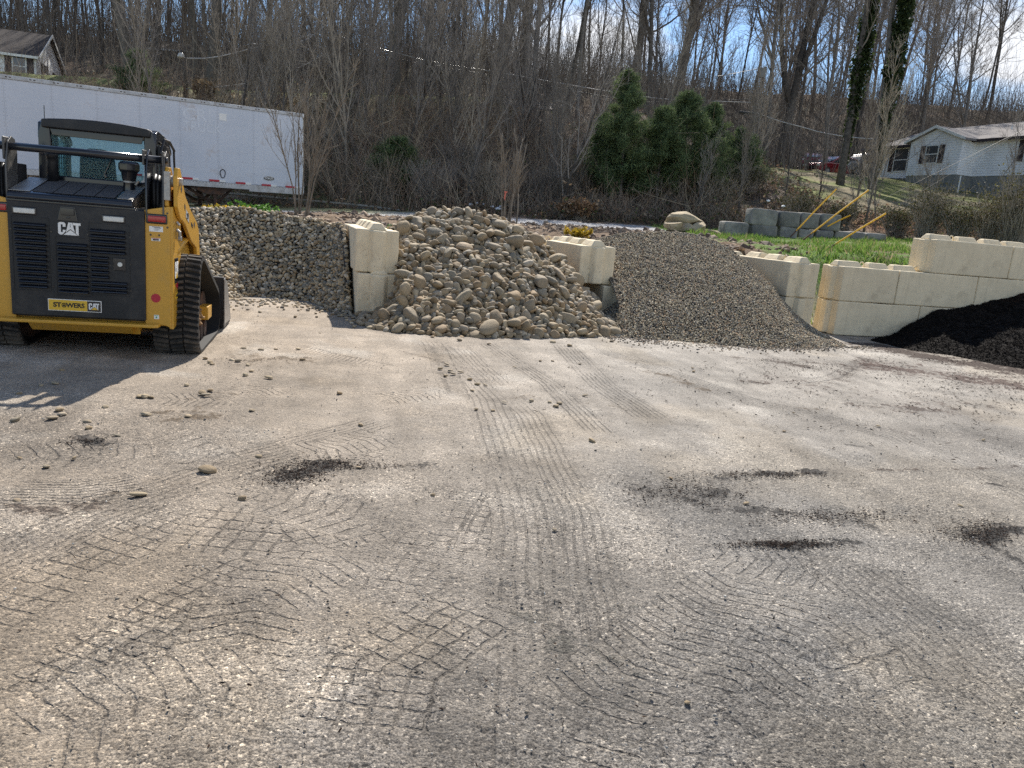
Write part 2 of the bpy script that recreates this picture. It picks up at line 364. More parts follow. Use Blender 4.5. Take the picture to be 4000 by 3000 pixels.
n1=fbm(X*.5,Y*.5,11,5); n2=fbm(X*2.3,Y*2.3,12,4); n3=fbm(X*9,Y*9,14,3)
dr=(Y-rearY(X))*C17; dd=(Y-dY(X))*C17
def c3(*c): return np.array(c)
def lay(col,mask,c): return col*(1-mask[...,None])+np.asarray(c)*mask[...,None]
col=np.ones(X.shape+(3,))*c3(.30,.265,.22)
# leaf litter on the wooded bank
w_=ss(29.6,31.5,Y+n1*1.2-.6)
col=lay(col,w_,(.14,.105,.078)); col=lay(col,ss(66,76,Y),(.085,.07,.056)); col=lay(col,w_*ss(.5,.7,n2),(.15,.105,.068)); col=lay(col,w_*ss(.55,.75,n1)*.6,(.05,.06,.025))
# lawn on the right and terraces of grass
wob=n1*6-3
lawn=ss(12,15,X+wob*.5)*ss(38,40.5,Y+wob*.7)*(1-ss(62,66,Y+wob*.3))
gr=np.stack([.10+.10*n2,.135+.06*n2,.035+.03*n2],-1)
gr=lay(gr,ss(.42,.62,n1),(.20,.165,.10))
col=col*(1-lawn[...,None])+gr*lawn[...,None]
pn=ss(13,15,X)*(1-ss(24,27,X))*ss(33.5,35,Y+n2)*(1-ss(37.5,39.5,Y+n2)); col=lay(col,pn*ss(.35,.6,n1+n2*.3)*.9,(.30,.155,.08))
tl=(1-ss(-5,0,X+wob*.3))*ss(47,48.5,Y+wob*.2)*(1-ss(57,59,Y+wob*.2)); col=lay(col,tl*.85,(.17,.20,.06))
# yard strip behind the bins: dirt, gravel road, grass
beh=(dr>.2)&(Y<31)
dirt=beh&(X<6.5-.15*(Y-15))
b_=np.stack([.115+.12*n2,.078+.085*n2,.05+.055*n2],-1)
dm=ss(0,1,dirt.astype(float))*(1-w_); col=col*(1-dm[...,None])+b_*dm[...,None]
road=ss(23.2,24,Y+n2*.8+np.clip(X,-20,10)*.10)*(1-ss(29.4,30.3,Y+n2*.7+np.clip(X,-20,10)*.06)); road=road*(1-ss(8,11,X+n2))
col=lay(col,road*(dr>.2),(.42,.41,.40)); col=lay(col,road*ss(.5,.7,n1)*.4,(.3,.27,.22))
gl=ss(-22,-20,X)*(1-ss(-6.5,-3,X+wob*.3))*ss(25.8,27,Y+n2*.8)*(1-w_*.6); col=lay(col,gl*.85,(.20,.195,.075))
gs=(beh|(dd>.3))&(X>4.6)&(Y<31)
grn=np.stack([.05+.10*n2,.11+.12*n2,.02+.03*n2],-1); grn=lay(grn,ss(.52,.66,n1*.6+n3*.4),(.13,.09,.055))
gm=gs*ss(0,.9,(X-5.6+.25*(Y-15.5))+n2*1.2-.3)*(1-w_); col=col*(1-gm[...,None])+grn*gm[...,None]
fr=ss(20,23,Y)*(1-w_)*ss(9,11,X); col=lay(col,fr*.5,(.22,.20,.10))
# small surface roughness in the dirt and on the bank
dz=(fbm(X*2.6,Y*2.6,21,4)-.5)*.30*dm*(1-road)*ss(.4,1.5,dr)+(n3-.5)*.05*((dm>0)|(gm>0))
Z=Z+dz
M['terrain']=colmat('terrain_soil',.95,.45,14,.05,9)
MB().grid(X,Y,Z,col).build('ground',M['terrain'],smooth=True); tag(COL.objects['ground'],kind='structure')
# ------------------------------------------------------------------ the lot: fine sheet of dusty ground
def axis(a,b,step):
    o=[a]
    while o[-1]<b: o.append(o[-1]+step(o[-1]))
    return np.array(o)
xs=axis(-16,18,lambda x:.0055+.0028*abs(x)); ys=np.concatenate([np.array([-12,-6,-3,-1.,0,.6,1.0,1.3]),axis(1.5,17.6,lambda y:.0048*(max(y,2)/2)**1.35)])
X,Y=np.meshgrid(xs,ys); print('lot grid',X.shape)
A=X.ravel(); B=Y.ravel()
n1=fbm(A*.45,B*.45,31,5); n2=fbm(A*1.7+3,B*1.7,32,5); n3=fbm(A*7,B*7,33,5); n4=fbm(A*30,B*30,34,4); n5=fbm(A*90,B*90,35,2)
far=ss(3.3,7.0,B+(n1-.5)*4)
lf=ss(2,-2.5,A)
near_c=c3(.285,.266,.24); far_c=c3(.335,.308,.272)
col=near_c*(1-far[:,None])+far_c*far[:,None]
col=col*(1-.20*lf[:,None]*c3(-.45,.05,.6))            # warmer dust to the left
col=col*(.72+.56*n1[:,None]); col=col*(.80+.40*n2[:,None]); col=col*(.80+.40*n3[:,None])
pale=ss(.52,.66,n2*.55+n1*.45); 
col=col*(1-.45*pale[:,None])+c3(.47,.44,.39)*.45*pale[:,None]*(.35+.65*far[:,None])+col*.45*pale[:,None]*(.65-.65*far[:,None])
an=fbm(A*6+B*1.2,B*.9-A*.5,41,5); an2=fbm(A*2.5-B*3,B*4+A*2,42,5)
col=col*(.72+.56*an[:,None])*(.80+.40*an2[:,None])
dk=ss(.50,.62,fbm(A*.9+5,B*.9,43,6)*.75+n3*.25)*(1-.65*far); col=col*(1-.28*dk[:,None])*(1+dk[:,None]*c3(-.02,0,.03))
tan_=ss(.50,.64,fbm(A*.7+9,B*.6,44,5)); col=col*(1+tan_[:,None]*c3(.03,0,-.05))
z=(n1-.5)*.03+(n2-.5)*.014+(n3-.5)*.008+(n4-.5)*.007*(.5+n2)
def strokeuv(pts):
    g=[G(*p)[:2] for p in pts]; u=np.full(A.shape,99.); v=np.zeros(A.shape); best=np.full(A.shape,1e9); s0=0
    for (ax,ay),(bx,by) in zip(g[:-1],g[1:]):
        L_=math.hypot(bx-ax,by-ay); tx,ty=(bx-ax)/L_,(by-ay)/L_
        t=(A-ax)*tx+(B-ay)*ty; tc_=np.clip(t,0,L_); ddx=A-(ax+tc_*tx); ddy=B-(ay+tc_*ty); d=np.hypot(ddx,ddy)
        k=d<best; best=np.where(k,d,best); sg=np.sign((A-ax)*-ty+(B-ay)*tx)
        u=np.where(k,d*sg,u); v=np.where(k,s0+t,v); s0+=L_
    return u,v,s0
def near(pts,wd):
    g=np.array([G(*p)[:2] for p in pts]); return (A>g[:,0].min()-wd)&(A<g[:,0].max()+wd)&(B>g[:,1].min()-wd)&(B<g[:,1].max()+wd)
FA,FB,FN=A,B,(n1,n2,n3,n4,n5)
def smear(pts,wd,st,c=(.035,.032,.03),th=.46,rise=.003):
    """scraped-in dark material with ragged edges"""
    global A,B
    wd=wd*(.8 if c==BK else 1); k=np.where(near(pts,wd*1.6))[0]
    if len(k)==0: return
    A,B=FA[k],FB[k]; u,v,L_=strokeuv(pts); A_,B_=A,B; A,B=FA,FB
    q=fbm(A_*6,B_*8,hash(pts[0])%97,4)
    e=np.clip(1.05-np.abs(u)/wd,0,1)**.7*ss(-.12,.1,v)*(1-ss(L_-.1,L_+.12,v)); nz_=q*.34+n3[k]*.26+n4[k]*.24+n5[k]*.16
    mm=ss(0,.035,nz_-(.72-.32*e*st))*(e>0)*(.45+.45*st)
    mm=np.maximum(mm,e*.18*st)
    col[k]=col[k]*(1-mm[:,None])+np.array(c)*(.7+.7*n5[k][:,None])*mm[:,None]; z[k]+=mm*rise*(n4[k]+n5[k])
BK=(.035,.033,.032); BR=(.10,.072,.045); DB=(.055,.038,.03)
for a in [([(1075,1900),(1180,1840),(1290,1800),(1390,1805)],.26,1,BK),([(1330,1830),(1600,1822),(1850,1795),(2050,1770)],.09,.7,BK),
 ([(0,1995),(200,1985),(450,1968)],.16,.8,DB),([(450,1960),(600,1900),(900,1875),(1080,1850)],.14,.5,BR),
 ([(2760,1870),(3000,1852),(3250,1840)],.11,1,BK),([(3250,1840),(3600,1835),(4000,1824)],.06,.7,DB),
 ([(2420,1860),(2560,1930),(2720,1955),(2860,1900)],.22,.75,BK),([(2700,1985),(2980,1990),(3200,2015),(3440,2060)],.15,.85,BK),
 ([(2930,2120),(3100,2135),(3370,2115)],.09,1,BK),([(3720,2060),(3830,2100),(3980,2050)],.17,1.1,BK),([(3830,2110),(4060,2230)],.09,1,BK),
 ([(3850,1888),(3975,1905)],.07,1.1,BK),([(870,1385),(1010,1400),(1230,1400)],.42,.7,BR),([(620,1640),(720,1630),(860,1615)],.26,.8,BR),
 ([(640,1570),(800,1575),(1050,1500)],.2,.45,BR),([(290,1700),(430,1748)],.16,.9,BK),([(3010,1405),(3180,1440)],.22,1,DB),([(3270,1490),(3330,1440),(3400,1400)],.25,.8,DB),
 ([(2500,1450),(2640,1470),(2760,1530)],.2,.7,BR),([(2870,1480),(3010,1500)],.2,.8,DB),([(3300,1580),(3500,1600),(3760,1600)],.28,.7,DB),([(3560,1540),(3900,1590)],.35,.6,DB),
 ([(3250,1600),(3000,1580)],.2,.5,BR),([(3350,1335),(3600,1390),(3900,1440),(4200,1480)],.9,1.15,DB),([(3350,1420),(3800,1480),(4200,1540)],.9,.9,(.07,.042,.034)),([(2950,1470),(3400,1540),(3900,1640)],.8,.5,(.08,.055,.045)),([(2850,1400),(3300,1420)],.4,.55,(.07,.05,.04)),([(3050,1650),(3600,1680),(4000,1720)],.3,.45,DB),
 ([(3210,1740),(3260,1762)],.07,.9,BK),([(3300,1735),(3380,1745)],.06,1,BK),([(1700,1500),(1880,1560),(2100,1545)],.10,.45,BR),
 ([(2150,1500),(2500,1620),(3200,1800)],.35,.35,BR),([(1560,1370),(1850,1440)],.06,.8,DB),([(1980,2330),(2300,2400),(2400,2700)],.55,.4,(.10,.098,.085)),
 ([(1300,2250),(1800,2260),(2600,2330)],.3,.45,(.08,.078,.075)),([(2850,2650),(3000,2560),(3300,2650)],.28,.5,(.085,.085,.085)),([(1400,2700),(1650,2800)],.2,.45,(.09,.08,.07)),
 ([(200,1320),(1000,1330)],.6,.3,BR),([(1050,1990),(1450,2010),(1500,2060)],.10,.6,BK),([(1500,2600),(2500,2900)],.9,.22,(.11,.1,.085)),([(3500,1900),(4000,2000)],.5,.2,(.2,.2,.2)),
 ([(1150,2260),(1250,2250)],.1,.6,BK),([(1700,2300),(1760,2310)],.05,1,BK)]:
    smear(*a)
def tread(pts,wd,kind,per,depth,dark=.35,brk=.45,seed=1):
    global A,B
    k=np.where(near(pts,wd*1.3))[0]; A,B=FA[k],FB[k]; u,v,L_=strokeuv(pts); A_,B_=A,B; A,B=FA,FB
    wv=fbm(A_*2.2,B_*2.2,seed+50,3)-.5; u=u+wv*.04; v=v+wv*.05
    ed=(1-ss(wd*.86,wd,np.abs(u)))*ss(-.01,.1,v)*(1-ss(L_-.15,L_,v))
    msk=ss(brk-.08,brk+.14,fbm(A_*1.3,B_*1.3,seed,4)*.7+.3*fbm(A_*6,B_*6,seed+9,3))
    if kind=='bars': pa=(v+.35*np.abs(u))/per; pb=np.full_like(u,.5)
    elif kind=='ribs': pa=np.full_like(u,.5); pb=u/per
    elif kind=='blocks': pa=v/per; pb=u/per
    else: pa=(v+.9*np.abs(((u/.18)%1)-.5)*.18)/per; pb=u/.18*1.0+.25
    q=ed*msk>.03; k2=k[q]
    TA[k2]=pa[q]; TB[k2]=pb[q]; TM[k2]=(ed*msk)[q]*min(1,depth/.010*1.1); TW[k2]=.008/per
    col[k]*=(1+(.07 if kind!='ribs' else -.08)*ed*(.4+.6*msk))[:,None]; z[k]-=ed*.004
TA=np.full(FA.shape,.5);TB=np.full(FA.shape,.5);TM=np.zeros(FA.shape);TW=np.full(FA.shape,.08)
for i,a in enumerate([([(-300,3050),(250,2680),(760,2350),(1100,2180)],.21,'blocks',.075,.011),([(-300,2500),(400,2150),(1000,1900),(1500,1720)],.2,'zig',.09,.008),
 ([(-300,2330),(350,2020),(900,1810),(1500,1640)],.17,'ribs',.045,.006),([(700,2050),(1100,2080),(1500,2000)],.3,'zig',.10,.010),
 ([(1550,2350),(1700,2100),(1850,1900)],.2,'blocks',.08,.009),([(1900,2150),(2020,1900),(2080,1750)],.17,'blocks',.07,.008),([(2320,3100),(2300,2500),(2230,2000),(2050,1620),(1760,1335)],.2,'ribs',.05,.006),
 ([(2080,3100),(2080,2400),(2050,2000),(1900,1560),(1680,1330)],.19,'ribs',.06,.006),([(2200,1345),(2350,1500),(2560,1640)],.2,'ribs',.05,.007),
 ([(2300,3200),(2700,2800),(3000,2550),(3300,2380)],.24,'bars',.085,.010),([(2750,3200),(3200,2750),(3900,2500)],.26,'zig',.10,.010),([(2900,2250),(2600,2500),(2200,2800)],.2,'bars',.07,.008),
 ([(1400,2900),(1500,2600),(1900,2350)],.22,'blocks',.09,.010),([(850,2700),(1000,2350),(1350,2150)],.22,'bars',.085,.009),([(600,1560),(850,1560),(1080,1510)],.22,'bars',.06,.014),
 ([(1130,1360),(1300,1400),(1500,1440)],.24,'bars',.055,.016),([(1490,1560),(1620,1545),(1760,1525)],.2,'bars',.06,.014),([(560,1700),(680,1770),(760,1830)],.3,'bars',.11,.014),
 ([(0,1790),(350,1770),(620,1790)],.25,'bars',.10,.007),([(0,1930),(300,1930),(600,1880)],.2,'ribs',.04,.012),([(1150,1770),(1300,1750),(1500,1700)],.2,'bars',.07,.010),([(1050,1950),(1250,1990),(1480,2050)],.22,'bars',.10,.014),
 ([(1700,1350),(1740,1450),(1780,1560)],.13,'zig',.05,.010),([(1900,1340),(2150,1500),(2350,1700)],.14,'ribs',.05,.008),([(2500,2050),(2800,2150),(3300,2250)],.25,'bars',.08,.007),
 ([(3300,2200),(3700,2500),(4200,2900)],.26,'ribs',.05,.006),([(3100,1500),(3250,1480),(3400,1400)],.12,'zig',.07,.012),([(0,2900),(500,2750),(1100,2650)],.25,'bars',.09,.006),([(2400,1380),(2900,1560),(3500,1700),(4100,2000)],.2,'ribs',.06,.006)]):
    tread(*((a[0],a[1],'blocks' if a[2]=='zig' and i%2 else a[2])+a[3:]),seed=3+i*7,brk=.36 if i%3 else .32)
# stony aggregate showing through close to the viewer
agg=np.clip(1-far*.6,0,1)*(.6+.4*ss(.4,.6,n2)+.3*dk); z+=(n5-.5)*.007*(1-far*.6)
edge=ss(-16,-14,A)*(1-ss(15.5,17.5,A))
zt=z.reshape(X.shape)
m,nt,b=nodes('lot_dust'); L=nt.links; tc=nt.nodes.new('ShaderNodeTexCoord'); at=nt.nodes.new('ShaderNodeAttribute'); at.attribute_name='Col'
ag=nt.nodes.new('ShaderNodeAttribute'); ag.attribute_name='agg'
v1=N(nt,'ShaderNodeTexVoronoi',Scale=95.0,Randomness=1.0); L.new(tc.outputs['Object'],v1.inputs['Vector'])
sp=nt.nodes.new('ShaderNodeSeparateColor'); L.new(v1.outputs['Color'],sp.inputs[0])
r1=ramp(nt,sp.outputs[0],[(0,(.42,.42,.43)),(.22,(.85,.84,.83)),(.75,(1.0,1,1)),(.93,(1.3,1.28,1.25)),(1,(2.2,2.15,2.05))])
v2=N(nt,'ShaderNodeTexVoronoi',Scale=210.0,Randomness=1.0); L.new(tc.outputs['Object'],v2.inputs['Vector'])
sp2=nt.nodes.new('ShaderNodeSeparateColor'); L.new(v2.outputs['Color'],sp2.inputs[0])
r2=ramp(nt,sp2.outputs[1],[(0,(.5,.5,.5)),(.5,(1,1,1)),(1,(1.5,1.48,1.45))])
nn=N(nt,'ShaderNodeTexNoise',Scale=38.0,Detail=10.0,Roughness=.8); L.new(tc.outputs['Object'],nn.inputs['Vector'])
r3=ramp(nt,nn.outputs['Fac'],[(.32,(.62,.61,.60)),(.5,(1,1,1)),(.7,(1.28,1.27,1.25))])
c=mixc(nt,ag.outputs['Fac'],at.outputs['Color'],mixc(nt,1.0,at.outputs['Color'],mixc(nt,1.0,r1.outputs[0],r2.outputs[0],'MULTIPLY'),'MULTIPLY'))
def att(n_):
    q=nt.nodes.new('ShaderNodeAttribute'); q.attribute_name=n_; return q.outputs['Fac']
wn=N(nt,'ShaderNodeTexNoise',Scale=9.0,Detail=4.0,Roughness=.6); L.new(tc.outputs['Object'],wn.inputs['Vector'])
wp=mth('MULTIPLY',mth('SUBTRACT',wn.outputs['Fac'],.5,nt),.45,nt)
def line(ph):
    d=mth('ABSOLUTE',mth('SUBTRACT',mth('FRACT',mth('ADD',ph,wp,nt),None,nt),.5,nt),None,nt)      # .5 on the line
    d=mth('DIVIDE',mth('SUBTRACT',.5,d,nt),att('tw'),nt)
    q=N(nt,'ShaderNodeMapRange'); q.inputs[1].default_value=.45; q.inputs[2].default_value=1.15; q.inputs[3].default_value=1; q.inputs[4].default_value=0; L.new(d,q.inputs[0]); return q.outputs[0]
bk_=N(nt,'ShaderNodeTexNoise',Scale=14.0,Detail=6.0,Roughness=.7); L.new(tc.outputs['Object'],bk_.inputs['Vector'])
br=ramp(nt,bk_.outputs['Fac'],[(.36,(0,0,0)),(.54,(1,1,1))])
gq=mth('MULTIPLY',mth('MULTIPLY',mth('MAXIMUM',line(att('ta')),line(att('tb')),nt),att('tm'),nt),br.outputs[0],nt)
pv=N(nt,'ShaderNodeTexNoise',Scale=120.0,Detail=6.0,Roughness=.75); L.new(tc.outputs['Object'],pv.inputs['Vector'])
r4=ramp(nt,pv.outputs['Fac'],[(.36,(.45,.44,.43)),(.46,(.95,.95,.95)),(.6,(1.05,1.05,1.05)),(.7,(1.35,1.34,1.3))])  # low stops paint the small shadows of pits into the ground colour
c=mixc(nt,1.0,mixc(nt,1.0,c,r3.outputs[0],'MULTIPLY'),r4.outputs[0],'MULTIPLY')
L.new(mixc(nt,mth('MULTIPLY',gq,.36,nt),c,(.05,.043,.037)),b.inputs['Base Color']); b.inputs['Roughness'].default_value=.92; b.inputs['Specular IOR Level'].default_value=.25
hm=N(nt,'ShaderNodeMath',operation='MULTIPLY_ADD'); L.new(v1.outputs['Distance'],hm.inputs[0]); hm.inputs[1].default_value=-.5; L.new(nn.outputs['Fac'],hm.inputs[2])
hs=mth('ADD',mth('ADD',mth('MULTIPLY',hm.outputs[0],.011,nt),mth('MULTIPLY',pv.outputs['Fac'],.006,nt),nt),mth('MULTIPLY',gq,-.014,nt),nt)
bp=N(nt,'ShaderNodeBump',Strength=1.0,Distance=1.0); L.new(hs,bp.inputs['Height']); L.new(bp.outputs[0],b.inputs['Normal'])
M['lot']=m
zt=zt-np.where((X<-15)|(X>17),.02,0)
o=MB().grid(X,Y,zt,np.clip(col,.01,.9).reshape(X.shape+(3,))).build('gravel_lot',M['lot'],smooth=True,extra={'agg':agg,'ta':TA,'tb':TB,'tm':TM,'tw':TW}); tag(o,kind='structure')
del col,z,n1,n2,n3,n4,n5,A,B,FA,FB,FN
# ------------------------------------------------------------------ concrete blocks
BW=.61; BH=.62
def block_mesh(L_,tongue=True,key=0,wear=0):
    mb=MB(); h=BH-.006
    mb.prism([(0,0),(.2,0),(.25,.08),(.36,.08),(.41,0),(BW,0),(BW,h),(0,h)],0.004,L_-.004,'x')
    if tongue: mb.prism([(.01,.17),(-.07,.235),(-.07,.375),(.01,.44)],.01,h-.012,'z')
    nk=max(1,round(L_/.61)); seg=L_/nk
    for i in range(nk):
        a=i*seg+(.07 if i else .0); b=(i+1)*seg-.07
        y0,y1,t=.17,.44,.055
        v=[(a,y0,h-.01),(b,y0,h-.01),(b,y1,h-.01),(a,y1,h-.01),(a+.05,y0+t+.02,h+.095),(b-.05,y0+t+.02,h+.095),(b-.05,y1-t-.02,h+.095),(a+.05,y1-t-.02,h+.095)]
        mb.add(v,[(3,2,1,0),(4,5,6,7),(0,1,5,4),(1,2,6,5),(2,3,7,6),(3,0,4,7)])
    return mb,nk,seg,h
def bevel_noise(o,seed,amt=.006,cuts=.14):
    """weathered edges: remesh the block finely and rough it up"""
    import bmesh
    o.modifiers.clear()
    b=o.modifiers.new('bevel','BEVEL'); b.width=.022; b.segments=3; b.limit_method='ANGLE'; b.angle_limit=R(30)
    t=bpy.data.textures.new('chip','CLOUDS'); t.noise_scale=.25
    s=o.modifiers.new('sub','SUBSURF'); s.subdivision_type='SIMPLE'; s.levels=3; s.render_levels=3
    d=o.modifiers.new('disp','DISPLACE'); d.texture=t; d.strength=amt*2; d.mid_level=.5; d.texture_coords='GLOBAL'
    for p in o.data.polygons: p.use_smooth=False
BLK={}
def block(loc,rz,L_,label,group,m='cream',tongue=True,rough=.012,sm=None):
    r=empty('concrete_block',loc,rz,label,'concrete block',group)
    key=(L_,m,tongue)
    mb,nk,seg,h=block_mesh(L_,tongue)
    o=mb.build('block_body',M[m],r); bevel_noise(o,0,rough)
    if nk>=2:
        x=seg*1.0; a=np.linspace(0,math.pi,9)
        MB().tube([(x+.055*math.cos(q)*1.1,.305,h-.02+.115*math.sin(q)) for q in a],.013,6).build('lifting_loop',M['rope'],r,smooth=True)
    return r
RT=np.array([C17,S17]); BKD=np.array([-S17,C17])
def wallback(fl,lens,lev,name,low=(0,0)):
    o=np.array(fl)+RT*BW; s=0
    for i,l in enumerate(lens):
        p=o+BKD*(s+.004)+(np.array(low) if lev==0 else 0)
        pos='top' if lev else 'bottom'
        block((p[0],p[1],lev*BH),R(107),l-.008,
              f"{pos} {'front' if i==0 else 'rear'} cream block, wall {name}",'cream blocks of the bin divider walls',tongue=(i==0))
        s+=l
WN={'A':'left of the cobble heap','B':'between the cobble and gravel heaps','C':'right of the gravel heap'}
WA=(-2.39,11.16); WB=(.93,12.72); WC=(4.72,13.86); D0=(5.72,14.0)
for lev in (0,1):
    wallback(WA,[1.83,.61],lev,WN['A'],low=RT*.035-BKD*.09 if lev==0 else (0,0)); wallback(WB,[1.83],lev,WN['B'],low=RT*.40-BKD*.16 if lev==0 else (0,0)); wallback(WC,[1.83],lev,WN['C'])
e0=np.array([-2.2,13.85])
rn=['','','','left of the small green plant','left part behind the cobble heap','right part behind the cobble heap','beside the yellow shrub','right end behind the gravel']
for i in range(3,8):
    for lev in (0,1):
        p=e0+RT*(-6.95+i*1.84)
        block((p[0],p[1],lev*BH-(.12 if i<5 else .03)),R(17),1.83,f"{'top' if lev else 'bottom'} course cream block of the back wall, {rn[i]}",'cream blocks of the back wall',tongue=False)
e0=np.array(D0); s=0
for i,l in enumerate([1.83,1.83,1.83]):
    p=e0+RT*s; block((p[0],p[1],0),R(17),l-.006,['cream block at the lower left corner of the big cream wall','cream block of the bottom course half buried by black mulch','cream block of the bottom course behind the black mulch heap'][i],'cream blocks of the big wall',tongue=i==0,rough=.008); s+=l
s=0
for i,l in enumerate([1.22,1.83,1.83,1.83]):
    p=e0+RT*s; block((p[0],p[1],BH),R(17),l-.006,['short cream block at the left end of the middle course, gouge on its face','long cream block second in the middle course of the big wall','cream block third in the middle course just above the mulch','cream block at the right end of the middle course'][i],'cream blocks of the big wall',tongue=i==0,rough=.008); s+=l
s=1.91
for i,l in enumerate([1.83,1.83,1.83]):
    p=e0+RT*s; block((p[0],p[1],2*BH),R(17),l-.006,['topmost cream block of the big wall, its left end overhanging the lower course','top course cream block right of the first joint','top course cream block at the right end of the wall'][i],'cream blocks of the big wall',tongue=i==0,rough=.008); s+=l
# yellow on the exposed end of the corner block: bounced light, no coat painted
# ------------------------------------------------------------------ heaps
def ico(sub):
    import bmesh
    bm=bmesh.new(); bmesh.ops.create_icosphere(bm,subdivisions=sub,radius=1); v=np.array([q.co[:] for q in bm.verts]); f=np.array([[q.index for q in p.verts] for p in bm.faces]); bm.free(); return v,f
I1,I2,I3,I4=[ico(k) for k in (1,2,3,4)]
def stone_shape(v,seed,ang=.0):
    rg=np.random.default_rng(seed); w=np.abs(v)**rg.uniform(.72,.95)*np.sign(v)
    w=w*np.array([1,rg.uniform(.6,.85),rg.uniform(.34,.60)])
    for k in range(4):
        d=rg.normal(size=3); d/=np.linalg.norm(d); w=w*(1+rg.uniform(-.13,.13)*np.sin((v@d)[:,None]*rg.uniform(1.5,3.5)+rg.uniform(0,6)))
    for k in range(rg.integers(0,4)):
        d=rg.normal(size=3); d/=np.linalg.norm(d); c=rg.uniform(.45,.75); t=w@d; w=w-np.clip(t-c,0,1)[:,None]*d*.8
    w=w*(1+.025*(rg.normal(size=(len(v),1))*0+np.sin(v[:,0:1]*9+seed)*np.sin(v[:,1:2]*8)*np.sin(v[:,2:3]*7)))
    return w
SV3=[stone_shape(I4[0],100+i) for i in range(14)]
SV2=[stone_shape(I3[0],200+i) for i in range(12)]
SVP=[stone_shape(I2[0],250+i) for i in range(12)]
SV1=[stone_shape(I1[0] if 0 else I1[0],300+i) for i in range(8)]
_ic=ico(1)
def rotm(n,rg,flat=.45):
    """random orientations with the short axis near the vectors n"""
    k=len(n); z=n+rg.normal(size=(k,3))*flat; z/=np.linalg.norm(z,axis=1)[:,None]
    x=rg.normal(size=(k,3)); x-=z*(x*z).sum(1)[:,None]; x/=np.linalg.norm(x,axis=1)[:,None]; y=np.cross(z,x)
    return np.stack([x,y,z],2)
class Loft:
    def __init__(s,toe,ridge,back,nu=90,nv=60,sag=.0,nz=.05,nsc=1.6,seed=5):
        toe,ridge,back=[np.array(q,float) for q in (toe,ridge,back)]
        t=np.linspace(0,len(toe)-1,nu); 
        def smp(a):
            i=np.clip(t.astype(int),0,len(a)-2); f=(t-i)[:,None]
            p0=a[np.clip(i-1,0,len(a)-1)];p1=a[i];p2=a[i+1];p3=a[np.clip(i+2,0,len(a)-1)]
            return .5*((2*p1)+(-p0+p2)*f+(2*p0-5*p1+4*p2-p3)*f**2+(-p0+3*p1-3*p2+p3)*f**3)
        T,Rr,B=smp(toe),smp(ridge),smp(back); V=np.linspace(0,1,nv)[None,:,None]
        S=T[:,None]*(1-V)+Rr[:,None]*V; S[...,2]-=sag*np.sin(V[...,0]*math.pi)*np.clip(Rr[:,None,2]-T[:,None,2],0,2)
        V2=np.linspace(0,1,20)[None,1:,None]; S2=Rr[:,None]*(1-V2)+B[:,None]*V2; S2[...,2]+=.12*np.sin(V2[...,0]*math.pi)*0
        S=np.concatenate([S,S2],1); s.nf=nv
        d=(fbm(S[...,0]*nsc,S[...,1]*nsc,seed,4)-.5)*nz*2; S[...,2]+=d*np.clip(S[...,2]*3,0,1)
        s.S=S
        dx=np.gradient(S,axis=0); dy=np.gradient(S,axis=1); n=np.cross(dx,dy); n/=np.linalg.norm(n,axis=2)[...,None]+1e-9; s.N=np.where(n[...,2:3]<0,-n,n)
        s.area=np.linalg.norm(np.cross(dx,dy),axis=2)
    def sample(s,k,rg,vmax=None):
        a=s.area.copy(); 
        if vmax: a[:,vmax:]=0
        p=a.ravel()/a.sum(); i=rg.choice(len(p),k,p=p); r,c=np.unravel_index(i,a.shape)
        r2=np.clip(r+rg.uniform(0,1,k),0,a.shape[0]-1.001); c2=np.clip(c+rg.uniform(0,1,k),0,a.shape[1]-1.001)
        ri,ci=r2.astype(int),c2.astype(int); fr,fc=(r2-ri)[:,None],(c2-ci)[:,None]; S=s.S
        pt=(S[ri,ci]*(1-fr)+S[ri+1,ci]*fr)*(1-fc)+(S[ri,ci+1]*(1-fr)+S[ri+1,ci+1]*fr)*fc
        return pt,s.N[r,c]
    def core(s,mb,col,drop=.03):
        S=s.S-s.N*drop; mb.grid(S[...,0],S[...,1],S[...,2],np.broadcast_to(np.array(col,float),S.shape).copy())
def darts(L_,radii,rg,sep=.78,tries=30,have=None,vmax=None):
    pts=[] if have is None else list(have); cell={}
    def key(p): return tuple((p//.3).astype(int))
    for p,r,n in pts: cell.setdefault(key(p),[]).append((p,r))
    out=[]
    cand,nn=L_.sample(len(radii)*tries,rg,vmax); j=0
    for r in radii:
        for t in range(tries):
            if j>=len(cand): return out
            p,n=cand[j],nn[j]; j+=1
            k=key(p); ok=True
            for a in (-1,0,1):
                for b_ in (-1,0,1):
                    for c_ in (-1,0,1):
                        for q,rr in cell.get((k[0]+a,k[1]+b_,k[2]+c_),()):
                            if (q[0]-p[0])**2+(q[1]-p[1])**2+(q[2]-p[2])**2<(sep*(r+rr))**2: ok=False;break
                        if not ok: break
                    if not ok: break
                if not ok: break
            if ok: out.append((p,r,n)); cell.setdefault(k,[]).append((p,r)); break
    return out
def scatter(mb,pts,nrm,rad,shapes,faces,cols,rg,flat=.4,sink=0.):
    k=len(pts); Rm=rotm(nrm,rg,flat); pick=rg.integers(0,len(shapes),k)
    for i in range(len(shapes)):
        q=np.where(pick==i)[0]
        if len(q)==0: continue
        V=np.einsum('kij,vj->kvi',Rm[q],shapes[i])*rad[q][:,None,None]+(pts[q]+nrm[q]*(sink*rad[q])[:,None])[:,None]
        nv=len(shapes[i]); Fc=(faces[None]+(np.arange(len(q))*nv)[:,None,None]).reshape(-1,faces.shape[1])
        mb.add(V.reshape(-1,3),Fc); mb.c.append(np.repeat(cols[q],nv,axis=0))
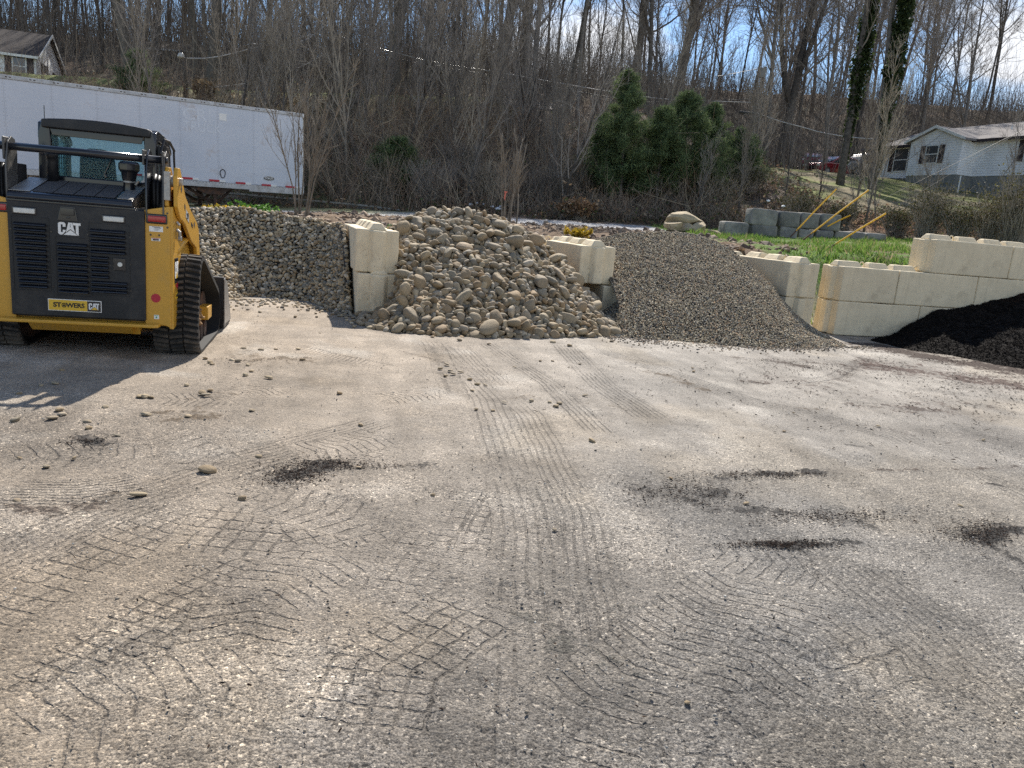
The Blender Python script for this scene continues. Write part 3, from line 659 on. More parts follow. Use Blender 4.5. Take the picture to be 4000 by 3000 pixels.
def tones(k,rg,pal,j=.12):
    pal=np.array(pal); c=pal[rg.integers(0,len(pal),k)]; return c*(1+rg.normal(size=(k,1))*j)
PAL_C=[(.24,.18,.11),(.32,.245,.15),(.27,.22,.155),(.38,.30,.19),(.22,.19,.14),(.31,.215,.12),(.42,.36,.27)]
PAL_P=[(.29,.225,.14),(.36,.285,.18),(.26,.22,.16),(.42,.34,.23),(.21,.18,.135),(.32,.235,.14),(.48,.41,.31),(.16,.145,.115)]
PAL_G=[(.21,.165,.11),(.28,.22,.15),(.12,.10,.085),(.36,.29,.20),(.16,.15,.14),(.32,.21,.13),(.46,.39,.29),(.07,.06,.05),(.25,.205,.145)]
def bk(rd,d,dz): return [ (p[0]-S17*d,p[1]+C17*d,max(0.0,p[2]-dz)) for p in rd]
# cobble heap
toe=[G(1400,1264),G(1440,1282),G(1500,1292),G(1620,1305),G(1740,1312),G(1860,1317),G(1980,1320),G(2080,1321),G(2180,1320),G(2260,1318),G(2320,1317),G(2370,1316),G(2410,1315),G(2450,1313)]
ridge=[G(1408,1258),P(1475,1238,10.75),P(1540,1170,11.1),P(1565,1010,11.6),P(1520,912,12.1),P(1600,852,12.5),P(1694,822,12.8),P(1850,830,12.9),P(1960,858,12.9),P(2088,940,12.9),P(2178,1012,12.75),P(2268,1120,12.5),P(2336,1215,12.15),G(2450,1306)]
rg=np.random.default_rng(21); LC=Loft(toe,ridge,bk(ridge,1.3,.55),nz=.10,nsc=2.6,sag=-.05)
big=np.sort(.056+.066*rg.power(.5,340))[::-1]; big[:40]*=1.12
B_=darts(LC,big,rg,sep=.78,tries=40,vmax=64)[:300]
med=darts(LC,np.sort(rg.uniform(.036,.066,2600))[::-1],rg,sep=.58,tries=30,have=B_)
sml=darts(LC,np.sort(rg.uniform(.020,.04,2600))[::-1],rg,sep=.6,tries=10,have=B_+med)
print('cobbles',len(B_),len(med),len(sml))
smesh=[]
for i in range(14):
    mb=MB(); mb.add(SV3[i],I4[1]); smesh.append(mb.mesh('river_cobble',M['stone1'],True))
Rm=rotm(np.array([n for p,r,n in B_])*.6+[0,-.1,.6],rg,.62)
for i,(p,r,n) in enumerate(B_):
    o=bpy.data.objects.new('river_cobble',smesh[rg.integers(0,14)]); COL.objects.link(o)
    mm=Matrix([list(Rm[i][a]) for a in range(3)]).to_4x4(); mm=mm@Matrix.Diagonal((r*1.12,r*1.12,r*1.12,1)); mm.translation=Vector(p+n*r*rg.uniform(-.1,.55)); o.matrix_world=mm
    tag(o,'large rounded tan river cobble lying in the tall cobble heap between the cream walls','stone','large cobbles of the tall heap')
mb=MB(); LC.core(mb,(.06,.046,.032),.11)  # core coloured dark to paint the shadow in gaps between cobbles
arr=lambda l:(np.array([p for p,r,n in l]),np.array([r for p,r,n in l]),np.array([n for p,r,n in l]))
p,r,n=arr(med); p=p+n*(rg.uniform(-.6,.5,(len(p),1))*r[:,None]); scatter(mb,p,n*.5+[0,-.1,.6],r*1.15,SV2,I3[1],tones(len(p),rg,PAL_C),rg,.8)
p,r,n=arr(sml); scatter(mb,p-n*r[:,None]*.3,n,r*1.1,SVP,I2[1],tones(len(p),rg,PAL_C),rg,.6)
q,nn=LC.sample(2500,rg); scatter(mb,q-nn*.05,nn,rg.uniform(.04,.08,2500),SVP,I2[1],tones(2500,rg,PAL_C)*.9,rg,.7)
tag(mb.build('cobble_heap',M['stones'],smooth=True),'smaller stones filling the tall heap of river cobbles','cobble heap',kind='stuff')
# pebble heap behind the loader
toe=[G(200,1140),G(450,1150),G(650,1160),G(860,1168),G(990,1160),G(1125,1170),G(1215,1182),G(1283,1206),G(1330,1216),G(1372,1232)]
ridge=[P(150,780,12.0),P(400,792,12.5),P(640,806,13.0),P(800,812,13.3),P(930,812,13.5),P(1062,834,13.5),P(1190,852,13.5),P(1290,872,13.2),P(1340,892,12.5),P(1368,1215,11.3)]
LP=Loft(toe,ridge,bk(ridge,1.2,.35),nz=.05,nsc=1.3,seed=9,sag=.05,nu=120)
pb=darts(LP,np.sort(.014+.028*rg.power(.8,9500))[::-1],rg,sep=.70,tries=9)
print('pebbles',len(pb))
mb=MB(); LP.core(mb,(.06,.05,.04),.045); p,r,n=arr(pb); p=p+n*(rg.uniform(-.4,.5,(len(p),1))*r[:,None]); scatter(mb,p,n*.45+[0,0,.7],r*1.2,SVP,I2[1],tones(len(p),rg,PAL_P)*1.15,rg,.6)
q,nn=LP.sample(5000,rg); scatter(mb,q-nn*.025,nn,rg.uniform(.02,.035,5000),[stone_shape(I1[0],400+i) for i in range(6)],I1[1],tones(5000,rg,PAL_P),rg,.7)
# spilled fringe at the foot
k=260; q=[G(rg.uniform(860,1420),1) if 0 else None for _ in range(0)]
px=rg.uniform(850,1400,k); py=np.interp(px,[850,1125,1283,1372,1420],[1172,1176,1212,1240,1262])+rg.exponential(9,k)-3
q=np.array([G(a,b_) for a,b_ in zip(px,py)]); q[:,2]+=.01; scatter(mb,q,np.tile([0,0,1.],(k,1)),rg.uniform(.014,.035,k),SVP,I2[1],tones(k,rg,PAL_P),rg,.15)
tag(mb.build('pebble_heap',M['stones'],smooth=True),'heap of grey tan river pebbles behind the skid loader','pebble heap',kind='stuff')
# pea gravel heap
toe=[G(2335,1306),G(2400,1314),G(2440,1319),G(2500,1324),G(2580,1330),G(2670,1338),G(2760,1345),G(2850,1353),G(2950,1358),G(3050,1360),G(3130,1360),G(3220,1358),G(3302,1353)]
ridge=[P(2372,1240,12.15),P(2430,1150,12.85),P(2392,1055,13.35),P(2312,955,14.15),P(2400,914,14.5),P(2520,905,14.7),P(2650,908,14.9),P(2740,926,14.9),P(2842,968,14.75),P(2978,1071,14.2),P(3068,1182,13.75),P(3165,1272,13.35),G(3302,1349)]
LG=Loft(toe,ridge,bk(ridge,1.6,.5),nz=.035,nsc=1.2,seed=15,sag=-.03,nu=150,nv=90)
mb=MB(); LG.core(mb,(.05,.045,.04),.012)
q,nn=LG.sample(90000,rg); V0=np.array([(1,0,0),(0,1,0),(0,0,1),(-1,0,0),(0,-1,0),(0,0,-1)],float)
I0=ico(1); gs_=[stone_shape(I0[0],500+i)*np.array([1,1,1.25]) for i in range(8)]
k=len(q); scatter(mb,q+nn*rg.uniform(-.008,.012,(k,1)),nn*.4+[0,0,.7],rg.uniform(.009,.0165,k),gs_,I0[1],tones(k,rg,PAL_G,.2)*np.array([1.20,1.24,1.22]),rg,.6)
k=900; px=rg.uniform(2350,3420,k); py=np.interp(px,[2350,2760,3100,3302,3420],[1312,1348,1362,1356,1350])+rg.exponential(6,k)
q=np.array([G(a,b_) for a,b_ in zip(px,py)]); q[:,2]+=.006; scatter(mb,q,np.tile([0,0,1.],(k,1)),rg.uniform(.010,.018,k),gs_,I0[1],tones(k,rg,PAL_G),rg,.3)
tag(mb.build('pea_gravel_heap',M['stones'],smooth=True),'broad heap of fine mixed pea gravel','gravel heap',kind='stuff')
# mulch heap against the big wall
def dP(px,py,off=.0):
    r=ray(px,py); n=np.array([-S17,C17,0]); o=np.array([D0[0],D0[1],0])-n*off; t=((o-[0,0,H])@n)/(r@n); return r*t+[0,0,H]
toe=[G(3400,1328),G(3470,1345),G(3560,1368),G(3675,1384),G(3790,1405),G(3900,1428),G(4050,1450),G(4250,1470),G(4600,1500)]
ridge=[dP(3425,1322,.02),dP(3500,1302,.0),dP(3590,1248,-.02),dP(3700,1206,-.02),dP(3790,1190,-.02),dP(3870,1172,-.02),dP(3995,1143,-.02),dP(4200,1085,-.02),dP(4500,1000,-.02)]
LM=Loft(toe,ridge,bk(ridge,.3,.0),nz=.075,nsc=3.2,seed=33,nu=200,nv=120)
mb=MB(); LM.core(mb,(.010,.008,.007),.0)
k=26000; q,nn=LM.sample(k,rg,118); chip=np.array([(-1,-.13,-.06),(1,-.1,-.05),(1.1,.12,.02),(-1,.14,.05),(0,0,.16)]); cf=np.array([(0,1,4),(1,2,4),(2,3,4),(3,0,4)])
cc=np.array([(.008,.006,.005),(.012,.009,.007),(.018,.011,.008),(.006,.005,.005)])[rg.integers(0,4,k)]; redd=(q[:,0]>9.2)&(rg.uniform(size=k)<.6); cc[redd]=np.array([.034,.019,.013])*rg.uniform(.6,1.3,(redd.sum(),1))
scatter(mb,q+nn*.006,nn,rg.uniform(.012,.04,k),[chip,chip*np.array([.7,1.5,1])],cf,cc,rg,.8)
M['mulch']=colmat('mulch',.95,.4,30,.02,60,spec=.15)
tag(mb.build('mulch_heap',M['mulch']),'black shredded mulch heap against the cream wall','mulch heap',kind='stuff')
mb=MB(); k=5200
px=4300-rg.gamma(2.2,280,k); py=1335+rg.gamma(1.6,70,k)+np.clip(3500-px,0,600)*.12; w1=(fbm(px*.012,py*.03,77,4)>.50)|(rg.uniform(size=k)<.12); px,py=px[w1],py[w1]
q=np.array([G(a,b_) for a,b_ in zip(px,py)]); q[:,2]+=.008; k=len(q)
s5=[]
for cx,cy,sx,sy,n_ in [(1150,1855,75,24,900),(1300,1812,80,12,500),(3830,2085,75,26,900),(2700,1925,150,30,900),(3000,1856,140,8,700),(3230,2020,150,18,700),(3050,2128,120,10,600),(3050,1410,90,12,300),(1000,1395,120,14,300),(330,1725,60,16,160),(3180,1430,60,14,160),(1450,1825,120,8,140),(2300,2200,1200,400,700)]:
    s5.append(np.stack([rg.normal(cx,sx,n_),rg.normal(cy,sy,n_)],1))
s5=np.concatenate(s5); s5=s5[s5[:,1]>1400]; q2=np.array([G(a,b_) for a,b_ in s5]); q2[:,2]+=.006
q=np.concatenate([q,q2]); sc_=np.concatenate([rg.uniform(.006,.024,k),rg.uniform(.004,.014,len(q2))]); k=len(q)
cc=np.array([(.03,.022,.018),(.05,.03,.022),(.075,.045,.03),(.02,.018,.017)])[rg.integers(0,4,k)]
scatter(mb,q,np.tile([0,0,1.],(k,1)),sc_,[chip,chip*np.array([.6,2,1.5])],cf,cc,rg,.25)
tag(mb.build('mulch_litter',M['mulch']),'shredded mulch scattered over the lot','mulch litter',kind='stuff')
# loose gravel crumbs all over the lot
mb=MB(); k=26000; yy=1.6+rg.power(1.0,k)*9; xx=rg.uniform(-1,1,k)*(yy*.75+.6); q=np.stack([xx,yy,np.full(k,.006)],1)
k1=fbm(xx*1.3,yy*1.3,91,4)+rg.uniform(-.15,.15,k)>.47; q=q[k1]; k=len(q)
scatter(mb,q,np.tile([0,0,1.],(k,1)),rg.exponential(.0012,k)+.0014,gs_,I0[1],tones(k,rg,[(.2,.18,.16),(.34,.31,.27),(.14,.13,.12),(.45,.42,.37),(.26,.22,.17)],.2),rg,.6)
tag(mb.build('gravel_crumbs',M['stones'],smooth=True),'crushed gravel crumbs over the dusty lot','gravel',kind='stuff')
# loose cobbles and pebbles lying on the lot, one object each
LOOSE=[(813,1842,.075),(541,1938,.05),(945,1950,.03),(570,1622,.05),(230,1605,.045),(243,1622,.045),(205,1637,.05),(60,1645,.045),(340,1650,.04),(345,1675,.035),(410,1592,.035),(545,1552,.045),(567,1553,.045),(590,1555,.04),(790,1538,.05),(822,1527,.04),(805,1545,.045),(728,1506,.03),(983,1606,.04),(1325,1538,.04),(735,1628,.04),(455,1704,.03),(290,1790,.02),(75,1790,.02),(180,1826,.03),(66,1958,.03),(1050,1478,.05),(958,1467,.04),(982,1452,.04),(930,1413,.045),(905,1408,.04),(968,1427,.035),(820,1418,.04),(828,1424,.035),(802,1402,.035),(950,1363,.05),(1165,1365,.04),(1182,1408,.04),(1078,1366,.035),(1020,1370,.05),(1250,1302,.025),(1400,1828,.025),(1408,1662,.03),(1745,1425,.05),(1720,1442,.04),(1758,1450,.045),(1800,1455,.04),(1835,1484,.035),(1770,1462,.045),(1740,1470,.04),(1870,1500,.03),(1895,1505,.03),(1862,1503,.03),(1844,1527,.03),(1860,1600,.03),(1925,1605,.03),(1970,1572,.03),(2075,1568,.035),(2147,1573,.035),(2172,1590,.045),(2185,1577,.04),(2285,1547,.035),(2312,1727,.045),(2110,1411,.035),(2158,1412,.03),(2265,1423,.035),(2010,1435,.03),(2710,1452,.03),(2705,1438,.03),(3100,1614,.02),(3063,1686,.025),(3430,1665,.025),(3842,1720,.025),(2683,2747,.018),(2620,1870,.02),(2165,2070,.02),(2915,1968,.025),(1690,1935,.02),(2037,1310,.05),(1795,1330,.05),(2160,1338,.06),(1910,1345,.04),(2225,1352,.05),(1690,1318,.05),(2390,1335,.05),(2560,1345,.03),(215,1500,.04),(240,1448,.03),(160,1507,.03),(75,1540,.03),(1010,1785,.03),(3750,1976,.02)]
lm=[]
for i in range(5):
    mb=MB(); mb.add(SV3[i+5]*np.array([1,1,.8]),I4[1]); lm.append(mb.mesh('loose_stone',M['stone1'],True))
SPL={0:'biggest single pale cobble lying alone on the lot, left of centre',1:'small pale stone lying alone on the tyre marks at left',73:'tiny dark stone standing on the bare lot near the bottom of the photo',62:'single oval stone on the tyre ruts at mid lot',59:'dark round cobble lying alone in the middle of the lot'}
for i,(px,py,r) in enumerate(LOOSE):
    o=bpy.data.objects.new('loose_stone',lm[i%5]); COL.objects.link(o); g=G(px,py); r*=.72
    o.location=(g[0],g[1],r*.32); o.rotation_euler=(rg.uniform(-.2,.2),rg.uniform(-.2,.2),rg.uniform(0,6)); o.scale=(r,r,r)
    tag(o,SPL.get(i,'small rounded river stone lying loose on the dusty lot'),'stone','loose river stones scattered on the lot')
# ------------------------------------------------------------------ lettering
def text_mesh(txt,size,mat,parent,loc,rot,name,bold=.0,ext=.0015,sx=1.0,align='CENTER'):
    cu=bpy.data.curves.new(name,'FONT'); cu.body=txt; cu.size=size; cu.extrude=ext; cu.offset=bold; cu.align_x=align; cu.align_y='CENTER'; cu.resolution_u=4
    t=bpy.data.objects.new(name+'_c',cu); COL.objects.link(t); dg=bpy.context.evaluated_depsgraph_get(); me=bpy.data.meshes.new_from_object(t.evaluated_get(dg))
    bpy.data.objects.remove(t); me.materials.clear(); me.materials.append(mat)
    o=bpy.data.objects.new(name,me); COL.objects.link(o); o.parent=parent; o.location=loc; o.rotation_euler=rot; o.scale=(sx,1,1); return o
def cat_logo(w,h,ml,mt,parent,loc,rot,name='logo'):
    """heavy three-letter mark with a triangle under the middle letter; x right, z up, thin along y"""
    C_=[(.02,.14),(.02,.86),(.09,.97),(.28,.97),(.34,.86),(.34,.63),(.22,.63),(.22,.80),(.14,.80),(.14,.22),(.22,.22),(.22,.40),(.34,.40),(.34,.30),(.19,.03),(.09,.03)]
    A_=[(.36,.22),(.48,.97),(.60,.97),(.74,.22),(.70,.26),(.55,.44),(.40,.26)]
    A1=[(.33,.18),(.46,.97),(.50,.97),(.53,.60),(.55,.47),(.38,.22)]
    T_=[(.66,.97),(.99,.97),(.99,.79),(.90,.79),(.90,.03),(.885,.03),(.78,.18),(.78,.79),(.66,.79)]
    def pr(mb,poly): mb.prism([((p-.5)*w,(q-.5)*h) for p,q in poly],-.0015,.0015,'y')
    mb=MB(); pr(mb,C_); pr(mb,T_)
    pr(mb,[(.35,.20),(.465,.97),(.545,.97),(.535,.62),(.515,.45),(.40,.30)]); pr(mb,[(.545,.97),(.63,.97),(.745,.20),(.70,.30),(.585,.45),(.565,.62)])
    pr(mb,[(.515,.45),(.535,.62),(.565,.62),(.585,.45),(.55,.50)])
    o=mb.build(name,ml,parent); o.location=loc; o.rotation_euler=rot
    mb=MB(); pr(mb,[(.24,.03),(.55,.42),(.86,.03)]); t=mb.build(name+'_triangle',mt,parent); t.location=loc; t.rotation_euler=rot
# ------------------------------------------------------------------ skid steer
g=G(790,1380); A14=R(14); rx=np.array([math.cos(A14),math.sin(A14),0])
root=g-rx*.97
SK=empty('track_loader',(root[0],root[1],0),A14,'yellow and black compact track loader parked at left with its back to the viewer','track loader')
def sk(mb,name,m,bev=.006,smooth=False,seg=2,parent=None): return mb.build(name,M[m],parent or SK,smooth=smooth,bevel=bev,seg=seg)
# body: two yellow side towers and the tail
for s in (-1,1):
    mb=MB(); pl=[(.535,-.35),(.535,.1),(.60,.1),(.77,.05),(.77,-.32),(.745,-.35)]
    # side plate with a slanted lower edge
    mb.prism([(-.34,.28),(-.345,1.36),(-.34,1.395),(-.15,1.40),(.05,1.30),(.05,.50),(-.10,.30)],s*.735,s*.77,'x') if s>0 else mb.prism([(-.34,.28),(-.345,1.36),(-.34,1.395),(-.15,1.40),(.05,1.30),(.05,.50),(-.10,.30)],-.77,-.735,'x')
    mb.prism([(s*.53,.30),(s*.53,1.35),(s*.745,1.398),(s*.748,.29),(s*.70,.315)],-.352,-.33,'y')
    sk(mb,'tail_panel','yellow',.006)
mb=MB(); mb.box(-.735,.735,-.30,1.05,.30,1.02); mb.box(-.735,.735,-.31,.2,.33,1.30); sk(mb,'chassis','yellow',.01)
mb=MB(); mb.box(-.55,.55,-.328,-.30,.34,1.36); sk(mb,'door_recess','black',.002)
# rear door
d=empty('rear_door',(0,0,0)); d.parent=SK
mb=MB(); mb.box(-.555,.54,-.375,-.335,.352,1.345)
sk(mb,'door_panel','black',.012,parent=d)
mb=MB()
for (x0,x1,z0,z1,n,slx) in ((-.505,-.255,.60,1.18,13,.0),(-.165,.07,.57,1.03,10,.0),(.10,.38,.94,1.17,5,0),(.10,.24,.72,.93,5,0),(.10,.39,.59,.71,3,0)):
    dz=(z1-z0)/n
    for i in range(n):
        z=z0+i*dz; xx0=x0+.03*(1-(z-z0)/max(.01,(z1-z0)))*(0 if x0>-.4 else 1)
        mb.prism([(-.374,z+.008),(-.402,z+.000),(-.412,z+.008),(-.410,z+.015),(-.374,z+dz*.66)],xx0,x1,'x')
sk(mb,'louvres','gloss',.0,parent=d)
mb=MB()
for (x0,x1,z0,z1) in ((-.525,-.235,.575,1.21),(-.185,.095,.545,1.06),(.08,.41,.565,1.20)):
    for a in ((x0,x1,z1,z1+.005),(x0,x1,z0,z0+.005),(x0,x0+.005,z0,z1),(x1,x1+.005,z0,z1)): mb.box(a[0],a[1],-.379,-.373,a[2],a[3])
sk(mb,'raised_frames','black',.001,parent=d)
for i,(x0,x1,z) in enumerate(((-.50,-.335,1.262),(.205,.37,1.248))):
    l=empty('work_light',(0,0,0)); l.parent=d
    mb=MB(); mb.box(x0-.015,x1+.012,-.385,-.36,z-.034,z+.034); o=sk(mb,'housing','gloss',.008,parent=None); o.parent=l
    mb=MB(); mb.box(x0,x1,-.392,-.38,z-.021,z+.021); o=sk(mb,'lens','lamp',.006); o.parent=l
    l.parent=SK
mb=MB(); mb.prism([(-.135,1.325),(-.02,1.325),(0,1.20),(-.165,1.20)],-.382,-.365,'y'); sk(mb,'camera_housing','gloss',.004)
mb=MB(); mb.box(-.13,-.025,-.395,-.375,1.25,1.315); mb.box(-.09,-.06,-.39,-.37,1.225,1.24); sk(mb,'rear_camera','gloss',.004)
mb=MB(); mb.box(.275,.38,-.385,-.37,.795,.91); sk(mb,'latch_plate','gloss',.006)
mb=MB(); mb.tube([(.335,-.382,.853),(.335,-.398,.853)],.020,16); sk(mb,'latch_button','lamp',.002)
mb=MB()
for x in (-.53,-.215,.075,.42):
    for z in (.62,.86,1.1): mb.tube([(x,-.37,z),(x,-.381,z)],.008,8)
sk(mb,'bolts','gloss',0,smooth=False)
cat_logo(.185,.115,M['white'],M['white'],SK,(-.07,-.380,1.135),(0,0,0))
st=empty('dealer_plate',(0,0,0)); st.parent=SK
mb=MB(); mb.box(-.262,.172,-.380,-.374,.408,.512); sk(mb,'plate_border','white',.001,parent=st)
mb=MB(); mb.box(-.256,.055,-.3825,-.379,.414,.506); sk(mb,'yellow_field','yellowst',0,parent=st)
mb=MB(); mb.box(.057,.166,-.3825,-.379,.414,.506); sk(mb,'black_field','gloss',0,parent=st)
text_mesh('ST',.056,M['black'],st,(-.187,-.3835,.46),(R(90),0,0),'lettering',.0022,.001,1.08)
text_mesh('WERS',.056,M['black'],st,(-.040,-.3835,.46),(R(90),0,0),'lettering',.0018,.001,1.02)
a=np.linspace(0,2*math.pi,17)
MB().tube([(-.132+.0165*math.cos(q),-.384,.46+.018*math.sin(q)) for q in a],.003,4,cap=False).build('emblem_ring',M['black'],st)
mb=MB(); mb.prism([(-.144,.455),(-.132,.468),(-.120,.455),(-.132,.449)],-.3845,-.383,'y'); mb.box(-.136,-.128,-.3845,-.383,.461,.471); mb.build('emblem_mark',M['black'],st)
cat_logo(.088,.062,M['white'],M['yellowst'],st,(.111,-.384,.46),(0,0,0),'small_logo')
# tail lights, stickers, plate edge
for s in (-1,1):
    t=empty('tail_light',(0,0,0)); t.parent=SK; x0,x1=sorted((s*.548,s*.725))
    mb=MB(); mb.box(x0,x1,-.366,-.345,1.235,1.322); o=sk(mb,'housing','gloss',.012); o.parent=t
    mb=MB(); mb.box(x0+.017,x1-.012,-.376,-.36,1.252,1.305); o=sk(mb,'lens','redlens',.008); o.parent=t
mb=MB(); mb.box(.573,.688,-.3545,-.351,1.165,1.213); sk(mb,'paper_label','white',0)
mb=MB()
for i in range(3): mb.box(.618,.618+(.055,.04,.03)[i],-.3565,-.353,1.198-i*.010,1.2005-i*.010)
mb.box(.60,.665,-.3565,-.353,1.205,1.209); sk(mb,'label_print','black',0)
mb=MB(); mb.box(.59,.665,-.3545,-.351,1.083,1.108); sk(mb,'warning_sticker','white',0); mb=MB(); mb.box(.598,.657,-.3565,-.354,1.102,1.106); sk(mb,'warning_print','red',0); mb=MB(); mb.box(.603,.651,-.3565,-.354,1.088,1.099); sk(mb,'warning_code','black',0)
mb=MB(); mb.tube([(.622,-.350,.565),(.622,-.3545,.565)],.040,32); sk(mb,'red_dot_sticker','red',0)
mb=MB(); mb.box(.605,.648,-.3545,-.351,.372,.410); sk(mb,'inspection_sticker','white',0)
mb=MB(); mb.box(.610,.643,-.3565,-.353,.403,.406); mb.tube([(.626,-.353,.388),(.626,-.357,.388)],.008,10); sk(mb,'sticker_print','green',0)
mb=MB()
for x,z in ((.585,1.135),(.655,1.135),(.725,1.335),(.725,1.21)): mb.tube([(x,-.349,z),(x,-.356,z)],.0085,10)
sk(mb,'rivet_holes','gloss',0)
mb=MB(); mb.prism([(-.80,-.30),(-.72,-.46),(.60,-.46),(.655,-.43),(.66,-.36),(.62,-.33)],.300,.330,'z'); sk(mb,'bumper_plate','yellow',.006)
mb=MB(); mb.prism([(-.42,.30),(-.31,.215),(.9,.215),(.9,.30)],-.42,.42,'x'); mb.prism([(-.30,.298),(-.12,.298),(-.27,.205)],.33,.47,'x'); sk(mb,'belly_pan','yellow',.006)
# hood lid with anti-slip strips
mb=MB(); mb.prism([(-.385,1.355),(-.40,1.37),(-.39,1.41),(-.36,1.425),(.16,1.545),(.20,1.50),(.20,1.36)],-.545,.445,'x'); sk(mb,'hood_lid','gloss',.01)
mb=MB(); mb.box(-.56,.46,-.372,-.30,1.335,1.362); sk(mb,'hood_seal','gloss',.006)
sl=math.atan2(.12,.52); sy,sz=math.cos(sl),math.sin(sl)
mb=MB()
for i in range(4):
    x0=-.36+i*.165; xo=.05
    v=[(x0,-.345,1.431),(x0+.155,-.345,1.431),(x0+.155,.125,1.5395),(x0,.125,1.5395)]
    v2=[(a_,b_,c_+.0035) for a_,b_,c_ in v]; mb.add(v+v2,[(0,1,2,3),(4,5,6,7),(0,1,5,4),(1,2,6,5),(2,3,7,6),(3,0,4,7)])
sk(mb,'grip_strips','grit',0)
for a_,b_ in ((-.54,-.375),(.315,.44)):
    mb=MB(); mb.prism([(-.36,1.4285),(.15,1.5465),(.15,1.5495),(-.36,1.4315)],a_,b_,'x'); sk(mb,'grey_hood_side','steel',0)
# exhaust stack and pre-cleaner
mb=MB(); mb.tube([(-.33,.10,1.5),(-.33,.10,1.70),(-.33,.09,1.755),(-.33,.05,1.79)],[.048,.048,.05,.05],18); sk(mb,'exhaust_stack','black',0,smooth=True)
mb=MB(); mb.tube([(.33,.02,1.5),(.33,.02,1.56),(.33,.02,1.61)],[.055,.05,.058],18); mb.tube([(.33,.02,1.60),(.33,.02,1.66),(.33,.02,1.685)],[.060,.070,.085],8); mb.tube([(.33,.02,1.685),(.33,.02,1.745),(.33,.02,1.765)],[.092,.092,.07],8); sk(mb,'pre_cleaner','gloss',.004)
mb=MB(); mb.tube([(.33,.02,1.575),(.33,.02,1.59)],.061,18); mb.tube([(.39,-.01,1.56),(.42,-.02,1.6)],.012,8); sk(mb,'hose_clamp','steel',0)
# cab
cb=empty('cab',(.03,-.12,.03)); cb.scale=(.94,1,.985); cb.parent=SK
mb=MB()
for s in (-1,1):
    mb.prism([(s*.42,1.3),(s*.42,2.02),(s*.44,2.075),(s*.50,2.06),(s*.53,1.95),(s*.54,1.3)],.30,.40,'y')
    mb.prism([(s*.47,1.3),(s*.47,1.96),(s*.52,1.93),(s*.54,1.3)],.98,1.06,'y')
    mb.prism([(.30,1.9),(.32,2.05),(.42,2.08),(.9,2.03),(1.05,1.93),(1.05,1.88),(.9,1.95),(.42,1.98)],s*.535 if s<0 else .45,-.45 if s<0 else .535,'x')
    mb.box(*sorted((s*.45,s*.54)),.3,1.06,1.1,1.50); mb.box(*sorted((s*.47,s*.53)),.62,.68,1.5,1.96)
mb.box(-.5,.5,.30,.38,1.40,1.58)
sk(mb,'cab_frame','gloss',.012,parent=cb)
mb=MB(); xs_=np.linspace(-.48,.48,9); 
rf=[(x,2.075+.03*(1-(x/.48)**2)) for x in xs_]; mb.prism(rf+[(.48,2.0),(-.48,2.0)],.24,.98,'y'); sk(mb,'roof','black',.012,parent=cb)
mb=MB(); mb.prism([(x,z+.001) for x,z in [(-.42,1.998),(.42,1.998),(.40,1.935),(-.40,1.94)]],.290,.305,'y'); sk(mb,'roof_band','gloss',.003,parent=cb)
mb=MB(); mb.prism([(-.41,1.60),(-.37,1.565),(.36,1.565),(.41,1.61),(.42,1.98),(-.42,1.98)],.325,.329,'y'); sk(mb,'rear_window','glass',0,parent=cb)
mb=MB(); mb.prism([(.43,1.50),(.95,1.50),(.98,1.92),(.40,1.97)],.50,.504,'x'); mb.prism([(.43,1.50),(.95,1.50),(.98,1.92),(.40,1.97)],-.504,-.50,'x')
for s in (-1,1):
    pass
o=sk(mb,'side_windows','glass',0,parent=cb)
mb=MB()
for s in (-1,1):
    x=s*.512
    for i in range(9):
        y=.44+i*.062; mb.tube([(x,y,1.52),(x,y-.0,1.93)],.005,4)
    for i in range(8): mb.tube([(x,.42,1.52+i*.055),(x,.97,1.56+i*.05)],.004,4)
sk(mb,'window_guard','gloss',0,parent=cb)
mb=MB(); mb.box(-.45,.45,.40,1.0,1.15,1.28); mb.box(-.26,.16,.46,.90,1.25,1.36); mb.prism([(-.24,1.3),(-.22,1.78),(-.15,1.86),(.02,1.86),(.10,1.78),(.13,1.3)],.46,.54,'y'); mb.box(-.42,-.28,.5,.85,1.3,1.55); mb.box(.2,.34,.5,.85,1.3,1.52); sk(mb,'seat','interior',.03,parent=cb)
mb=MB(); mb.tube([(.05,.31,1.62),(.14,.312,1.82)],.008,6); mb.tube([(.07,.31,1.60),(.05,.31,1.62)],.015,6); sk(mb,'wiper','gloss',0,parent=cb)
mb=MB(); mb.tube([(-.475,.33,2.03),(-.475,.33,2.2)],.004,5); mb.tube([(-.475,.33,1.98),(-.475,.33,2.03)],.012,8); sk(mb,'antenna','gloss',0,parent=cb)
mb=MB()
for (x,y,z,w_,h_) in ((.55,.34,1.8,.02,.14),(.56,.45,1.85,.02,.1),(.55,.62,1.9,.02,.05)): mb.box(x-.01,x+w_,y,y+.12,z,z+h_)
mb.tube([(.57,.30,1.86),(.60,.36,2.0),(.60,.6,2.0),(.59,.9,1.93)],.014,8); mb.tube([(.585,.9,1.93),(.585,1.0,1.4)],.012,8)
sk(mb,'side_ladder_rail','black',.004,parent=cb)
